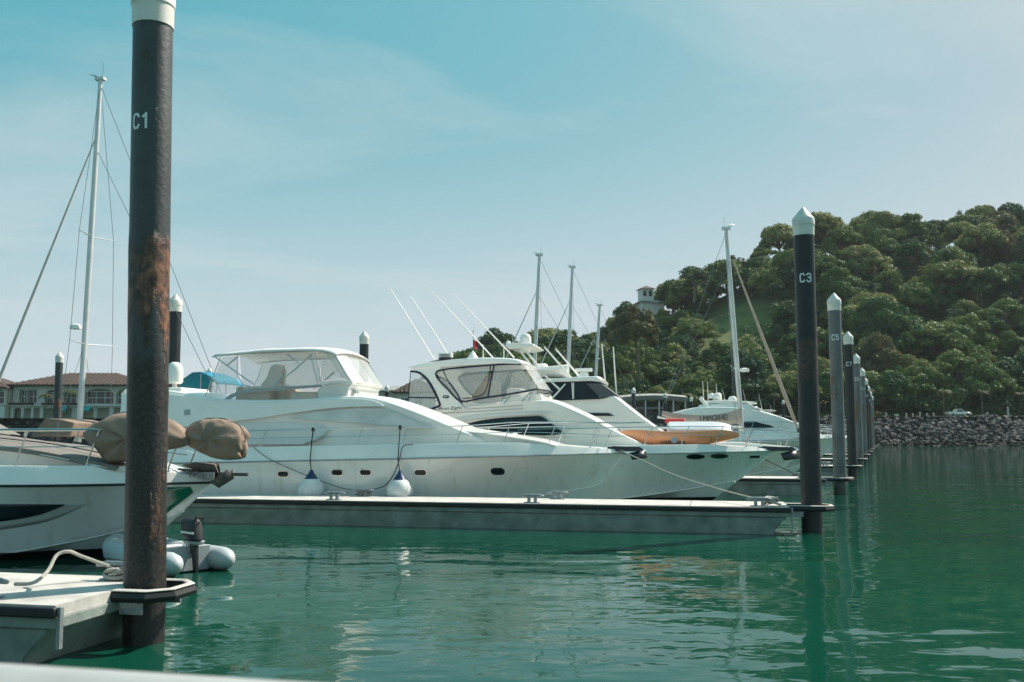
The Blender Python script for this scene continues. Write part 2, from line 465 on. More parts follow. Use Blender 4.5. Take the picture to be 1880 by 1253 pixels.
# ---- foliage
def leaf_mat(name, dark, mid, tan, amt):
    m = bpy.data.materials.new(name); m.use_nodes = True
    nt = m.node_tree; b = nt.nodes['Principled BSDF']; b.inputs['Roughness'].default_value = 0.65
    b.inputs['Specular IOR Level'].default_value = 0.25
    tcn = nd(nt, 'ShaderNodeTexCoord'); oi = nd(nt, 'ShaderNodeObjectInfo')
    nz = nd(nt, 'ShaderNodeTexNoise', Scale=0.45, Detail=4.0); nt.links.new(tcn.outputs['Object'], nz.inputs['Vector'])
    ad = nd(nt, 'ShaderNodeMath', operation='MULTIPLY_ADD'); nt.links.new(oi.outputs['Random'], ad.inputs[0]); ad.inputs[1].default_value = amt
    nt.links.new(nz.outputs[0], ad.inputs[2])
    rp = nd(nt, 'ShaderNodeValToRGB'); e = rp.color_ramp.elements
    e[0].position = .40; e[0].color = (*dark, 1); e[1].position = 1.0; e[1].color = (*tan, 1)
    k = e.new(.66); k.color = (*mid, 1)
    nt.links.new(ad.outputs[0], rp.inputs[0]); nt.links.new(rp.outputs[0], b.inputs['Base Color'])
    tl = nd(nt, 'ShaderNodeBsdfTranslucent'); nt.links.new(rp.outputs[0], tl.inputs[0])
    mx = nd(nt, 'ShaderNodeMixShader', Fac=0.25); out = nt.nodes['Material Output']
    nt.links.new(b.outputs[0], mx.inputs[1]); nt.links.new(tl.outputs[0], mx.inputs[2]); nt.links.new(mx.outputs[0], out.inputs[0])
    return m
LEAF = leaf_mat('foliage_green', (0.018, 0.078, 0.034), (0.110, 0.175, 0.044), (0.35, 0.31, 0.12), 0.34)
LEAFT = leaf_mat('foliage_tan', (0.085, 0.095, 0.042), (0.16, 0.150, 0.070), (0.25, 0.215, 0.12), 0.2)
LEAFD = leaf_mat('foliage_dark', (0.014, 0.058, 0.030), (0.040, 0.095, 0.034), (0.10, 0.15, 0.05), 0.25)
PALM = leaf_mat('palm_leaf', (0.05, 0.075, 0.02), (0.10, 0.12, 0.035), (0.16, 0.16, 0.06), 0.3)
BARK = M('bark', (0.16, 0.13, 0.10), rough=0.9, vs=3, bump=0.5, bs=8)

def crown_arrays(rng, blobs, leaf, per):
    """leaf quads scattered over the upper shells of several blobs"""
    C = []; N = []
    for (bx, by, bz, br, fl) in blobs:
        n = int(per * br * br)
        d = rng.normal(size=(n, 3)); d /= np.linalg.norm(d, axis=1)[:, None]
        d = d[d[:, 2] > -0.45]
        rad = br * (0.72 + 0.36 * rng.random(len(d)) ** 0.6)
        # broken surface: push whole tufts in and out
        tuft = np.sin(d[:, 0] * 7 + bx) * np.sin(d[:, 1] * 7 + by) * np.cos(d[:, 2] * 5 + bz)
        rad *= 1 + 0.13 * tuft
        p = d * rad[:, None]; p[:, 2] *= fl
        C.append(p + np.array([bx, by, bz])); N.append(d)
    C = np.vstack(C); N = np.vstack(N)
    N = N + rng.normal(scale=0.6, size=N.shape); N /= np.linalg.norm(N, axis=1)[:, None]
    a = np.cross(N, rng.normal(size=N.shape)); a /= np.linalg.norm(a, axis=1)[:, None]
    b = np.cross(N, a)
    s = leaf * (0.55 + 0.9 * rng.random(len(C)))[:, None]
    return C, a * s, b * s * 0.6
def leaf_mesh(name, C, a, b, mat):
    n = len(C); V = np.empty((n, 4, 3)); V[:, 0] = C - a; V[:, 1] = C - b * .9 + a * .1; V[:, 2] = C + a; V[:, 3] = C + b
    me = bpy.data.meshes.new(name)
    me.from_pydata(V.reshape(-1, 3).tolist(), [], np.arange(n * 4).reshape(-1, 4).tolist())
    me.materials.append(mat); me.update()
    return me
def tree_proto(seed, mat, rad, height, flat, nb, leaf=0.36, per=80):
    rng = np.random.default_rng(seed); rn = random.Random(seed)
    blobs = []
    for i in range(nb):
        a = 2 * math.pi * i / nb * 2.4 + rn.uniform(-.9, .9); q = rad * math.sqrt((i + .3) / nb) * rn.uniform(.62, 1.02)
        z = height - (q / rad) ** 2 * rad * 1.15 * flat + rn.uniform(-1.6, 1.0)
        br = rad * rn.uniform(.17, .39)
        blobs.append((q * math.cos(a), q * math.sin(a), z - br * .6, br, .72))
    C, a, b = crown_arrays(rng, blobs, leaf, per)
    crown = leaf_mesh('crown', C, a, b, mat)
    t = MB()
    t.tube([(0, 0, -3), (0.1, 0, height * .25), (0.2, .1, height * .55)], [rad * .07, rad * .055, rad * .04], 7)
    for bl in blobs[::2]:
        t.tube([(0.15, .05, height * .4), (bl[0] * .5, bl[1] * .5, height * .62), (bl[0], bl[1], bl[2])], [rad * .03, rad * .022, rad * .01], 5)
    tr = t.mesh('trunk'); tr.materials.append(BARK)
    return crown, tr
PROTO = [tree_proto(1, LEAF, 6.5, 12, 1.0, 30), tree_proto(2, LEAF, 7.5, 12.5, .8, 36), tree_proto(3, LEAF, 5.5, 10.5, 1.2, 24),
         tree_proto(4, LEAFD, 6.5, 12.5, 1.1, 30), tree_proto(5, LEAF, 8.5, 13, .7, 42), tree_proto(6, LEAFD, 5, 10, 1.2, 22),
         tree_proto(7, LEAFT, 6, 11.5, 1.0, 30), tree_proto(8, LEAF, 4.2, 8, 1.2, 18)]
def tree(proto, loc, s, rz, label, group=None, name='broadleaf_tree', sz=None):
    r = empty(name, loc, rz, label, 'tree', group); rv = random.Random(round(loc[0] * 13 + loc[1] * 7)); r.scale = (s * rv.uniform(.78, 1.3), s * rv.uniform(.78, 1.3), sz or s * rv.uniform(.8, 1.25)); r.rotation_euler = (R(rv.uniform(-9, 9)), R(rv.uniform(-9, 9)), rz)
    for nm, me in (('crown', proto[0]), ('trunk', proto[1])):
        o = bpy.data.objects.new(nm, me); o.parent = r; COL.objects.link(o)
    return r
LABELS = {0: 'rounded mid green tree in the dense hillside forest', 1: 'broad mid green tree in the dense hillside forest', 2: 'compact green tree in the dense hillside forest',
          3: 'tall dark green tree in the dense hillside forest', 4: 'wide spreading green tree in the dense hillside forest', 5: 'small dark green tree in the dense hillside forest',
          6: 'tan olive crowned tree in the dense hillside forest', 7: 'small light green tree in the dense hillside forest'}
rnd = random.Random(11); placed = []
def free(x, y, d):
    return all((x - a) ** 2 + (y - b) ** 2 > d * d for a, b in placed)
tries = 0
while len(placed) < 285 and tries < 16000:
    tries += 1
    Y = 221 + rnd.random() ** 1.15 * 122; px = rnd.uniform(835, 1960); X = (px - 940) / 1700 * Y
    if not free(X, Y, rnd.uniform(4.6, 7.6) + (Y - 221) * .016): continue
    z = hill_z(X, Y)
    if Y > 232 and 1285 < px < 1425 and 555 < 797 - (z - 2.5) / Y * 1700 < 690: continue   # the open grass slope
    if 1160 < px < 1212 and Y > 288: continue                # the hill house stands free
    placed.append((X, Y))
    k = rnd.choices(range(8), [5, 5, 4, 4, 4, 3, 1.3, 4])[0]
    s = rnd.uniform(.62, 1.2)
    if z < 12: s *= .85
    tree(PROTO[k], (X, Y, z), s, rnd.uniform(0, 6.28), LABELS[k].replace('in the dense hillside forest', ('low' if z < 22 else 'midway up' if z < 46 else 'high') + (' on the' if z < 22 or z >= 46 else ' the') + ' hill ' + ('behind the moored yachts' if px < 1335 else 'behind the leaning forestay' if px < 1480 else 'just behind the pile row' if px < 1640 else 'above the road bollards' if px < 1735 else 'above the pickup truck')), 'trees of the hillside forest, kind %d' % (k + 1))
# undergrowth between the trees: one mass
rng = np.random.default_rng(3); bl = []
rnd = random.Random(12)
for i in range(1700):
    Y = 217.5 + rnd.random() ** 1.2 * 125; px = rnd.uniform(830, 1960); X = (px - 940) / 1700 * Y; z = hill_z(X, Y)
    if 1285 < px < 1425 and 550 < 797 - (z - 2.5) / Y * 1700 < 680 and rnd.random() < .9: continue
    q = rnd.choice((rnd.uniform(.9, 2.2), rnd.uniform(1.6, 3.8))); bl.append((X, Y, z + q * rnd.uniform(.5, 1.5), q, rnd.uniform(.6, 1.1)))
C, a, b = crown_arrays(rng, bl, .36, 30)
ug = bpy.data.objects.new('undergrowth', leaf_mesh('undergrowth', C, a, b, LEAFD)); COL.objects.link(ug)  # dark leaf colour paints shade into the gaps between crowns
tag(ug, 'low green shrubs and creepers filling the hillside between the trees', 'undergrowth', kind='stuff')
# trees that stand out
def hill_tree(px, py_base, Y, proto, s, label, name='broadleaf_tree', sz=None):
    p = at(px, py_base, Y)
    return tree(proto, (p.x, Y, max(p.z, 6.2)), s, 1.0, label, None, name, sz)
hill_tree(1172, 672, 226, PROTO[6], 1.0, 'big tan tree standing out at the foot of the hill below the hill house', sz=1.25)
UMB = tree_proto(21, LEAFD, 7.5, 11, .35, 13, .42, 48)
UMB2 = tree_proto(22, LEAFD, 6.0, 14.5, .9, 9, .42, 42)
hill_tree(905, 722, 215, UMB, .95, 'flat topped dark tree behind the flag of the hardtop yacht', 'umbrella_tree')
hill_tree(1035, 716, 215, UMB2, 1.1, 'sparse layered dark tree rising behind the radar dome and masts', 'umbrella_tree')
hill_tree(1275, 545, 300, UMB, .85, 'dark spreading tree on the skyline right of the hill house', 'umbrella_tree')
hill_tree(1768, 432, 338, tree_proto(23, LEAFD, 4, 9, .3, 6, .40, 30), .9, 'thin open crowned tree poking above the hill skyline', 'umbrella_tree')
# palms
def palm_proto(seed, h, fr):
    rn = random.Random(seed); t = MB()
    t.tube([(0, 0, -1), (.1, 0, h * .5), (.05, .1, h)], [.22, .17, .15], 7)
    tr = t.mesh('trunk'); tr.materials.append(BARK)
    f = MB()
    for i in range(15):
        a = 2 * math.pi * i / 15 + rn.uniform(-.15, .15); up = rn.uniform(.1, 1.1); L = fr * rn.uniform(.85, 1.1)
        d = Vector((math.cos(a), math.sin(a), 0)); sd_ = Vector((-math.sin(a), math.cos(a), 0)); P = []
        for k in range(8):
            q = k / 7; P.append(Vector((.05, .1, h)) + d * L * q * (1 - .25 * q) + Vector((0, 0, L * (up * .6 * q - (.45 + up * .45) * q * q))))
        for k in range(7):
            for s in (-1, 1):
                for h2 in (0, .5):
                    p = P[k].lerp(P[k + 1], h2); wd = fr * .22 * (1 - ((k + h2) / 7) ** 2) + .08
                    tip = p + sd_ * s * wd + (P[k + 1] - P[k]) * .8 - Vector((0, 0, wd * .45)); e = (P[k + 1] - P[k]) * .32
                    f.add([p, p + e, tip], [(0, 1, 2)])
    fm = f.mesh('fronds', smooth=False, fix=False); fm.materials.append(PALM)
    return fm, tr
PP = [palm_proto(1, 6.2, 3.4), palm_proto(2, 5.0, 3.2)]
def palm(px, py, Y, k, s, label):
    p = at(px, py, Y); r = empty('palm_tree', (p.x, Y, max(p.z, 6.3) if Y > 205 else p.z), px * .3, label, 'palm tree', 'palm trees along the shore road'); r.scale = (s, s, s)
    for nm, me in (('crown', PP[k][0]), ('trunk', PP[k][1])):
        o = bpy.data.objects.new(nm, me); o.parent = r; COL.objects.link(o)
palm(1804, 764, 217, 0, .95, 'palm tree by the road to the right of the pickup truck')
palm(1733, 764, 218, 0, .95, 'shaded palm tree by the road just left of the pickup truck')
palm(1597, 764, 217, 0, 1.0, 'palm tree seen just right of the far end of the pile row')
palm(1876, 764, 219, 0, .85, 'palm tree at the right edge of the photo')
palm(1421, 764, 217, 1, 1.0, 'palm tree behind the leaning forestay of the ketch with the lettered sail cover')
palm(1262, 764, 216, 1, 1.0, 'palm tree at the left of the pair behind the shore shed')
palm(1302, 764, 218, 1, 1.15, 'palm tree at the right of the pair behind the shore shed')
palm(1152, 768, 206.8, 1, .62, 'small golden palm beside the pile at the shed')

# ---- things along the road
POST = M('bollard_concrete', (0.42, 0.43, 0.40), rough=0.8)
b = MB(); b.lathe([(.16, 0), (.16, .75), (.19, .78), (.19, .9), (.1, .95)], 10); pm = b.mesh('bollard'); pm.materials.append(POST)
for i, (px, h, lab) in enumerate([(1627, 1, 'leftmost pale bollard on the seawall road'), (1664, .9, 'second pale bollard from the left on the seawall road'), (1676, .9, 'third pale bollard from the left on the seawall road'),
        (1689, 1.15, 'fourth and tallest of the pale bollards left of the pickup'), (1702, .9, 'fifth pale bollard from the left on the seawall road'), (1714, 1, 'pale bollard nearest the left of the pickup truck'),
        (1813, 1.1, 'pale bollard on the seawall road right of the pickup truck')]):
    p = at(px, 764, 207.6); o = bpy.data.objects.new('road_bollard', pm); o.location = (p.x, 207.6, 6.05); o.scale = (1.1, 1.1, h * 1.15); COL.objects.link(o)
    tag(o, lab, 'bollard', 'bollards along the seawall road')
p = at(1850, 764, 208); b = MB(); b.lathe([(.22, 0), (.2, 2.2), (.2, 2.4), (.05, 2.45)], 10); b.box(-.26, .26, -.26, .26, -.05, .12)
o = b.build('gate_post', POST); o.location = (p.x, 207.8, 6.05); tag(o, 'tall pale concrete post standing on the seawall near the right edge', 'post')
p = at(1645, 761, 208); sg = empty('road_sign', (p.x, 207.7, 6.05), 0, 'small pale board sign low on the seawall road', 'sign')
b = MB(); b.box(-.5, .5, -.03, .03, .45, .85); b.build('board', M('sign_board', (.55, .58, .42), var=.1), sg, smooth=False)
for s in (-.3, .3):
    b = MB(); b.box(s - .04, s + .04, .035, .10, 0, .8); b.build('leg', POST, sg, smooth=False)

# pickup truck
CARW = M('truck_paint', (0.62, 0.66, 0.62), rough=0.25, var=0.05, coat=.5)
p = at(1762, 764, 211); tk = empty('pickup_truck', (p.x, 211.5, 6.40), 0, 'pale pickup truck parked on the road above the seawall', 'truck')
b = MB(); prof = [(-2.7, .45), (-2.7, 1.0), (-2.62, 1.08), (-.9, 1.08), (-.85, 1.1), (.9, 1.08), (2.2, .98), (2.6, .85), (2.68, .5)]
b.slab([(x, -.92, z) for x, z in prof], [(x, .92, z) for x, z in prof]); b.build('body', CARW, tk, bevel=.06)
b = MB(); prof = [(-.95, 1.09), (-.8, 1.62), (-.5, 1.7), (.35, 1.68), (1.15, 1.09)]
b.slab([(x, -.78 if z > 1.3 else -.9, z) for x, z in prof], [(x, .78 if z > 1.3 else .9, z) for x, z in prof]); b.build('cab', CARW, tk, bevel=.04)
for s in (-1, 1):
    b = MB(); pr = [(-.72, 1.16), (-.62, 1.58), (-.15, 1.6), (-.15, 1.16)]; b.slab([(x, s * (.915 - (z - 1.1) * .18), z) for x, z in pr], [(x, s * .7, z) for x, z in pr]); b.build('window', GLASS, tk, smooth=False)
    b = MB(); pr = [(-.08, 1.16), (-.08, 1.6), (.3, 1.58), (.85, 1.16)]; b.slab([(x, s * (.915 - (z - 1.1) * .18), z) for x, z in pr], [(x, s * .7, z) for x, z in pr]); b.build('window', GLASS, tk, smooth=False)
    for x in (-1.65, 1.65):
        b = MB(); b.lathe([(.02, -.11), (.3, -.11), (.36, -.07), (.36, .07), (.3, .11), (.02, .11)], 18, (x, s * .86, .36), Matrix.Rotation(math.pi / 2, 3, 'X')); b.build('wheel', BLACK, tk)

# ---- buildings
WALLC = M('plaster_cream', (0.58, 0.52, 0.46), rough=0.85, var=0.1, vs=.5)
WALLW = M('plaster_white', (0.66, 0.64, 0.60), rough=0.85, var=0.08, vs=.5)
TILE = M('roof_tile', (0.085, 0.046, 0.035), rough=0.8, vs=.6, col2=(0.042, 0.029, 0.025), bump=.6, bs=3)
TILEG = M('roof_grey', (0.30, 0.29, 0.28), rough=0.8, vs=.5, bump=.3, bs=4)
FRAMEW = M('frame_white', (0.68, 0.68, 0.66), rough=0.6)
WIN = M('window_pane', (0.02, 0.03, 0.035), rough=0.08, var=.3)
def hip_roof(parent, x0, x1, y0, y1, z0, z1, ov=1.2, mat=TILE, rib=True):
    x0 -= ov; x1 += ov; y0 -= ov; y1 += ov; h = (y1 - y0) / 2; ym = (y0 + y1) / 2; k = min(h * 1.2, (x1 - x0) * .45)
    b = MB(); b.add([(x0, y0, z0), (x1, y0, z0), (x1, y1, z0), (x0, y1, z0), (x0 + k, ym, z1), (x1 - k, ym, z1), (x0, y0, z0 - .25), (x1, y0, z0 - .25), (x1, y1, z0 - .25), (x0, y1, z0 - .25)],
        [(0, 1, 5, 4), (1, 2, 5), (2, 3, 4, 5), (3, 0, 4), (0, 6, 7, 1), (1, 7, 8, 2), (2, 8, 9, 3), (3, 9, 6, 0), (9, 8, 7, 6)])
    ro = b.build('roof', mat, parent, smooth=False)
    if rib:
        n = int((x1 - x0) / .9)
        rb = MB()
        for i in range(1, n):
            xx = x0 + (x1 - x0) * i / n; t = min(1, (xx - x0) / k, (x1 - xx) / k)
            rb.tube([(xx, y0, z0 + .06), (xx, y0 + (ym - y0) * t, z0 + (z1 - z0) * t + .06)], .13, 5)
        rb.build('tile_ridges', mat, ro)['kind'] = 'stuff'
    return ro
def wall_open(parent, name, mat, x0, x1, z0, z1, y, th, openings):
    """front wall with rectangular / arched openings as (xa, xb, za, zb, rise)"""
    b = MB(); ops = sorted(openings); x = x0
    for xa, xb, za, zb, rise in ops:
        if xa > x: b.box(x, xa, y, y + th, z0, z1)
        if za > z0: b.box(xa, xb, y, y + th, z0, za)
        n = 10 if rise else 1
        for i in range(n):
            a0, a1 = i / n, (i + 1) / n; zt = [zb - rise + rise * math.sqrt(max(0, 1 - (2 * q - 1) ** 2)) if rise else zb for q in (a0, a1)]
            X0, X1 = xa + (xb - xa) * a0, xa + (xb - xa) * a1
            b.add([(X0, y, zt[0]), (X1, y, zt[1]), (X1, y, z1), (X0, y, z1), (X0, y + th, zt[0]), (X1, y + th, zt[1]), (X1, y + th, z1), (X0, y + th, z1)],
                  [(0, 1, 2, 3), (4, 7, 6, 5), (0, 4, 5, 1), (3, 2, 6, 7)])
        x = xb
    if x < x1: b.box(x, x1, y, y + th, z0, z1)
    return b.build(name, mat, parent, smooth=False)
def window(parent, xa, xb, za, zb, y, nx=2, nz=1):
    b = MB(); t = .14
    b.box(xa, xb, y - .05, y + .05, za, za + t); b.box(xa, xb, y - .05, y + .05, zb - t, zb)
    for i in range(nx + 1):
        x = xa + (xb - xa - t) * i / nx; b.box(x, x + t, y - .06, y + .04, za + t, zb - t)
    for j in range(1, nz):
        z = za + (zb - za) * j / nz; b.box(xa + t, xb - t, y - .055, y + .045, z - .06, z + .06)
    w = b.build('window', FRAMEW, parent, smooth=False)
    for i in range(nx):
        x = xa + (xb - xa - t) * i / nx
        q = MB(); q.box(x + t, x + (xb - xa - t) / nx, y + .05, y + .07, za + t, zb - t); q.build('pane', WIN, w, smooth=False)
def bX(px, Y=201): return (px - 940) / 1700 * Y
G0 = 5.9
cl = empty('clubhouse', (bX(140), 201, G0), 0, 'two storey cream clubhouse with red tiled hip roof and arched windows', 'building')
def lx(px): return bX(px) - bX(140)
W0, W1 = lx(24), lx(262)
b = MB(); b.box(W0 + .2, W1 - .2, 1.6, 14, 0, 7.2); b.build('wall', WALLC, cl, smooth=False)
arch = [(lx(36), lx(50), 3.2, 6.1, 0), (lx(51), lx(68), 3.2, 6.1, 0), (lx(84), lx(108), 3.1, 6.0, .8), (lx(118), lx(140), 3.1, 6.0, .8), (lx(157), lx(209), 3.0, 6.3, 1.0), (lx(214), lx(258), 3.0, 6.3, 1.0)]
wall_open(cl, 'upper_facade', WALLC, W0, W1, 2.7, 7.2, 0, .5, arch)
for xa, xb, za, zb, r in arch:
    window(cl, xa + .1, xb - .1, za, zb - r * .45, .75, 2 if xb - xa < 4 else 3, 2)
low = [(lx(30), lx(44), 0, 2.2, .4), (lx(48), lx(62), 0, 2.2, .4), (lx(66), lx(78), 0, 2.2, .4), (lx(84), lx(104), 0, 2.1, 0), (lx(116), lx(136), 0, 2.1, 0), (lx(154), lx(176), 0, 2.1, 0), (lx(182), lx(205), 0, 2.2, 0), (lx(212), lx(240), 0, 2.2, 0)]
wall_open(cl, 'arcade', WALLW, W0, W1, 0, 2.55, -.6, .6, low)
b = MB(); b.box(W0 - .3, W1 + .3, -1.4, .6, 2.56, 2.74); b.build('balcony_slab', FRAMEW, cl, smooth=False)
b = MB(); b.box(lx(84), lx(150), -1.5, -1.35, 2.75, 3.25); b.box(W0, lx(70), -1.5, -1.35, 2.75, 3.3); b.build('balcony_wall', TILE, cl, smooth=False)
hip_roof(cl, W0, W1, 0, 14, 7.2, 10.2)
for xa, xb in ((121, 134), (158, 177)):
    b = MB(); b.add([(lx(xa), -1.5, 2.5), (lx(xb), -1.5, 2.5), (lx(xb), -3.0, 1.7), (lx(xa), -3.0, 1.7), (lx(xa), -3.0, 1.4), (lx(xb), -3.0, 1.4)], [(0, 1, 2, 3), (3, 2, 5, 4)])
    b.build('awning', TEAL, cl, smooth=False, solid=.05)
wg = empty('clubhouse_wing', (bX(-30), 199, G0), 0, 'lower tiled wing of the clubhouse at the left edge with white framed windows', 'building')
b = MB(); b.box(-8, 6.1, 1.2, 12, 0, 6.6); b.build('wall', WALLC, wg, smooth=False)
ops = [(-6.5, -3.5, 3.0, 6.0, 0), (-2.5, .5, 3.0, 6.0, 0), (2.2, 5.6, 3.0, 6.1, .5)]
wall_open(wg, 'upper_facade', WALLC, -8, 6.1, 2.7, 6.6, 0, .5, ops)
for o_ in ops: window(wg, o_[0] + .1, o_[1] - .1, o_[2], o_[3] - .3, .7, 2, 2)
wall_open(wg, 'arcade', WALLW, -8, 6.1, 0, 2.5, -.6, .6, [(-6, -3, 0, 2.1, .4), (-1.5, 1.3, 0, 2.1, .4), (2.6, 5.2, 0, 2.1, .4)])
hip_roof(wg, -8, 5.6, 0, 12, 6.6, 9.6, 1.0)
palm(82, 760, 198.5, 1, .8, 'bushy palm before the clubhouse left of the tall mast')
palm(124, 758, 198.5, 1, .9, 'palm before the clubhouse just left of the tall mast')
palm(229, 752, 198, 1, .75, 'palm before the clubhouse at the edge of the near pile')
# low grey roofed sheds behind the main yacht
sh = empty('shore_shed', (bX(720), 205, G0), 0, 'low cream shed with grey roof behind the ball topped pile', 'building')
b = MB(); b.box(-4.5, 6, .0, 7, 0, 6.2); b.build('wall', WALLC, sh, smooth=False); hip_roof(sh, -4.5, 6, 0, 7, 6.2, 7.4, .8, TILEG, False)
for x in (-3.6, -.8, 2, 4): window(sh, x, x + 1.6, 3.2, 4.8, -.06, 2, 1)
sh = empty('shore_house', (bX(750), 200, G0), 0, 'low house with a red tiled roof partly behind the hardtop yacht', 'building')
b = MB(); b.box(-2.5, 6, .0, 7, 0, 5.6); b.build('wall', WALLC, sh, smooth=False); hip_roof(sh, -2.5, 6, 0, 7, 5.6, 8.6, .8)
for x in (-1.6, 1.4): window(sh, x, x + 1.8, 2.6, 4.4, -.06, 2, 1)
# open boat shed with a long curved grey roof
bs = empty('boat_shed', (bX(1200, 207), 207, G0), 0, 'long open sided boat shed with a pale grey roof at the foot of the hill', 'building')
def sx(px): return (px - 1200) / 1700 * 207
b = MB(); xs = [sx(q) for q in (1132, 1165, 1200, 1230, 1262)]; zt = [4.6, 5.0, 5.15, 5.05, 4.7]
b.rings([[(x, 0, z - .9), (x, 9, z - .7), (x, 9, z + .25), (x, 4, z + .6), (x, -.5, z)] for x, z in zip(xs, zt)]); b.build('roof', TILEG, bs)
for q in (1136, 1160, 1185, 1210, 1236, 1258):
    b = MB(); b.box(sx(q) - .13, sx(q) + .13, .2, .46, 0, 4.0); b.build('post', FRAMEW, bs, smooth=False)
b = MB(); b.box(sx(1134), sx(1260), 8.6, 8.9, 0, 4.1); b.build('back_wall', M('shed_back', (.10, .10, .095)), bs, smooth=False)
b = MB(); b.box(sx(1134), sx(1225), .5, .62, 2.2, 2.5); b.build('beam', TILEG, bs, smooth=False)
# house on the hill
hp = at(1185, 562, 318)
hh = empty('hill_house', (hp.x, 318, hp.z - 4.2), R(12), 'white house with a small square tower on the hill skyline', 'house')
b = MB(); b.box(-1.2, 7, 0, 7, -10, 6.2); b.build('wall', WALLW, hh, smooth=False)
b = MB(); b.add([(-2.2, -1, 5.6), (8, -1, 5.2), (8, 8, 5.2), (-2.2, 8, 5.6), (2.2, 3.5, 8.2), (5, 3.5, 7.4)], [(0, 1, 5, 4), (1, 2, 5), (2, 3, 4, 5), (3, 0, 4), (3, 2, 1, 0)]); b.build('roof', TILEG, hh, smooth=False)
b = MB(); b.box(-1.3, 3.0, -.3, 4, 6.0, 10.2); tw = b.build('tower', WALLW, hh, smooth=False)
b = MB(); b.add([(-2, -1, 10.2), (3.7, -1, 10.2), (3.7, 4.7, 10.2), (-2, 4.7, 10.2), (.85, 1.85, 11.6)], [(0, 1, 4), (1, 2, 4), (2, 3, 4), (3, 0, 4), (3, 2, 1, 0)]); b.build('tower_roof', TILE, tw, smooth=False)
for x in (-.8, 1.2):
    b = MB(); b.box(x, x + 1.1, -.36, -.28, 7.6, 9.5); b.build('window', WIN, hh, smooth=False)

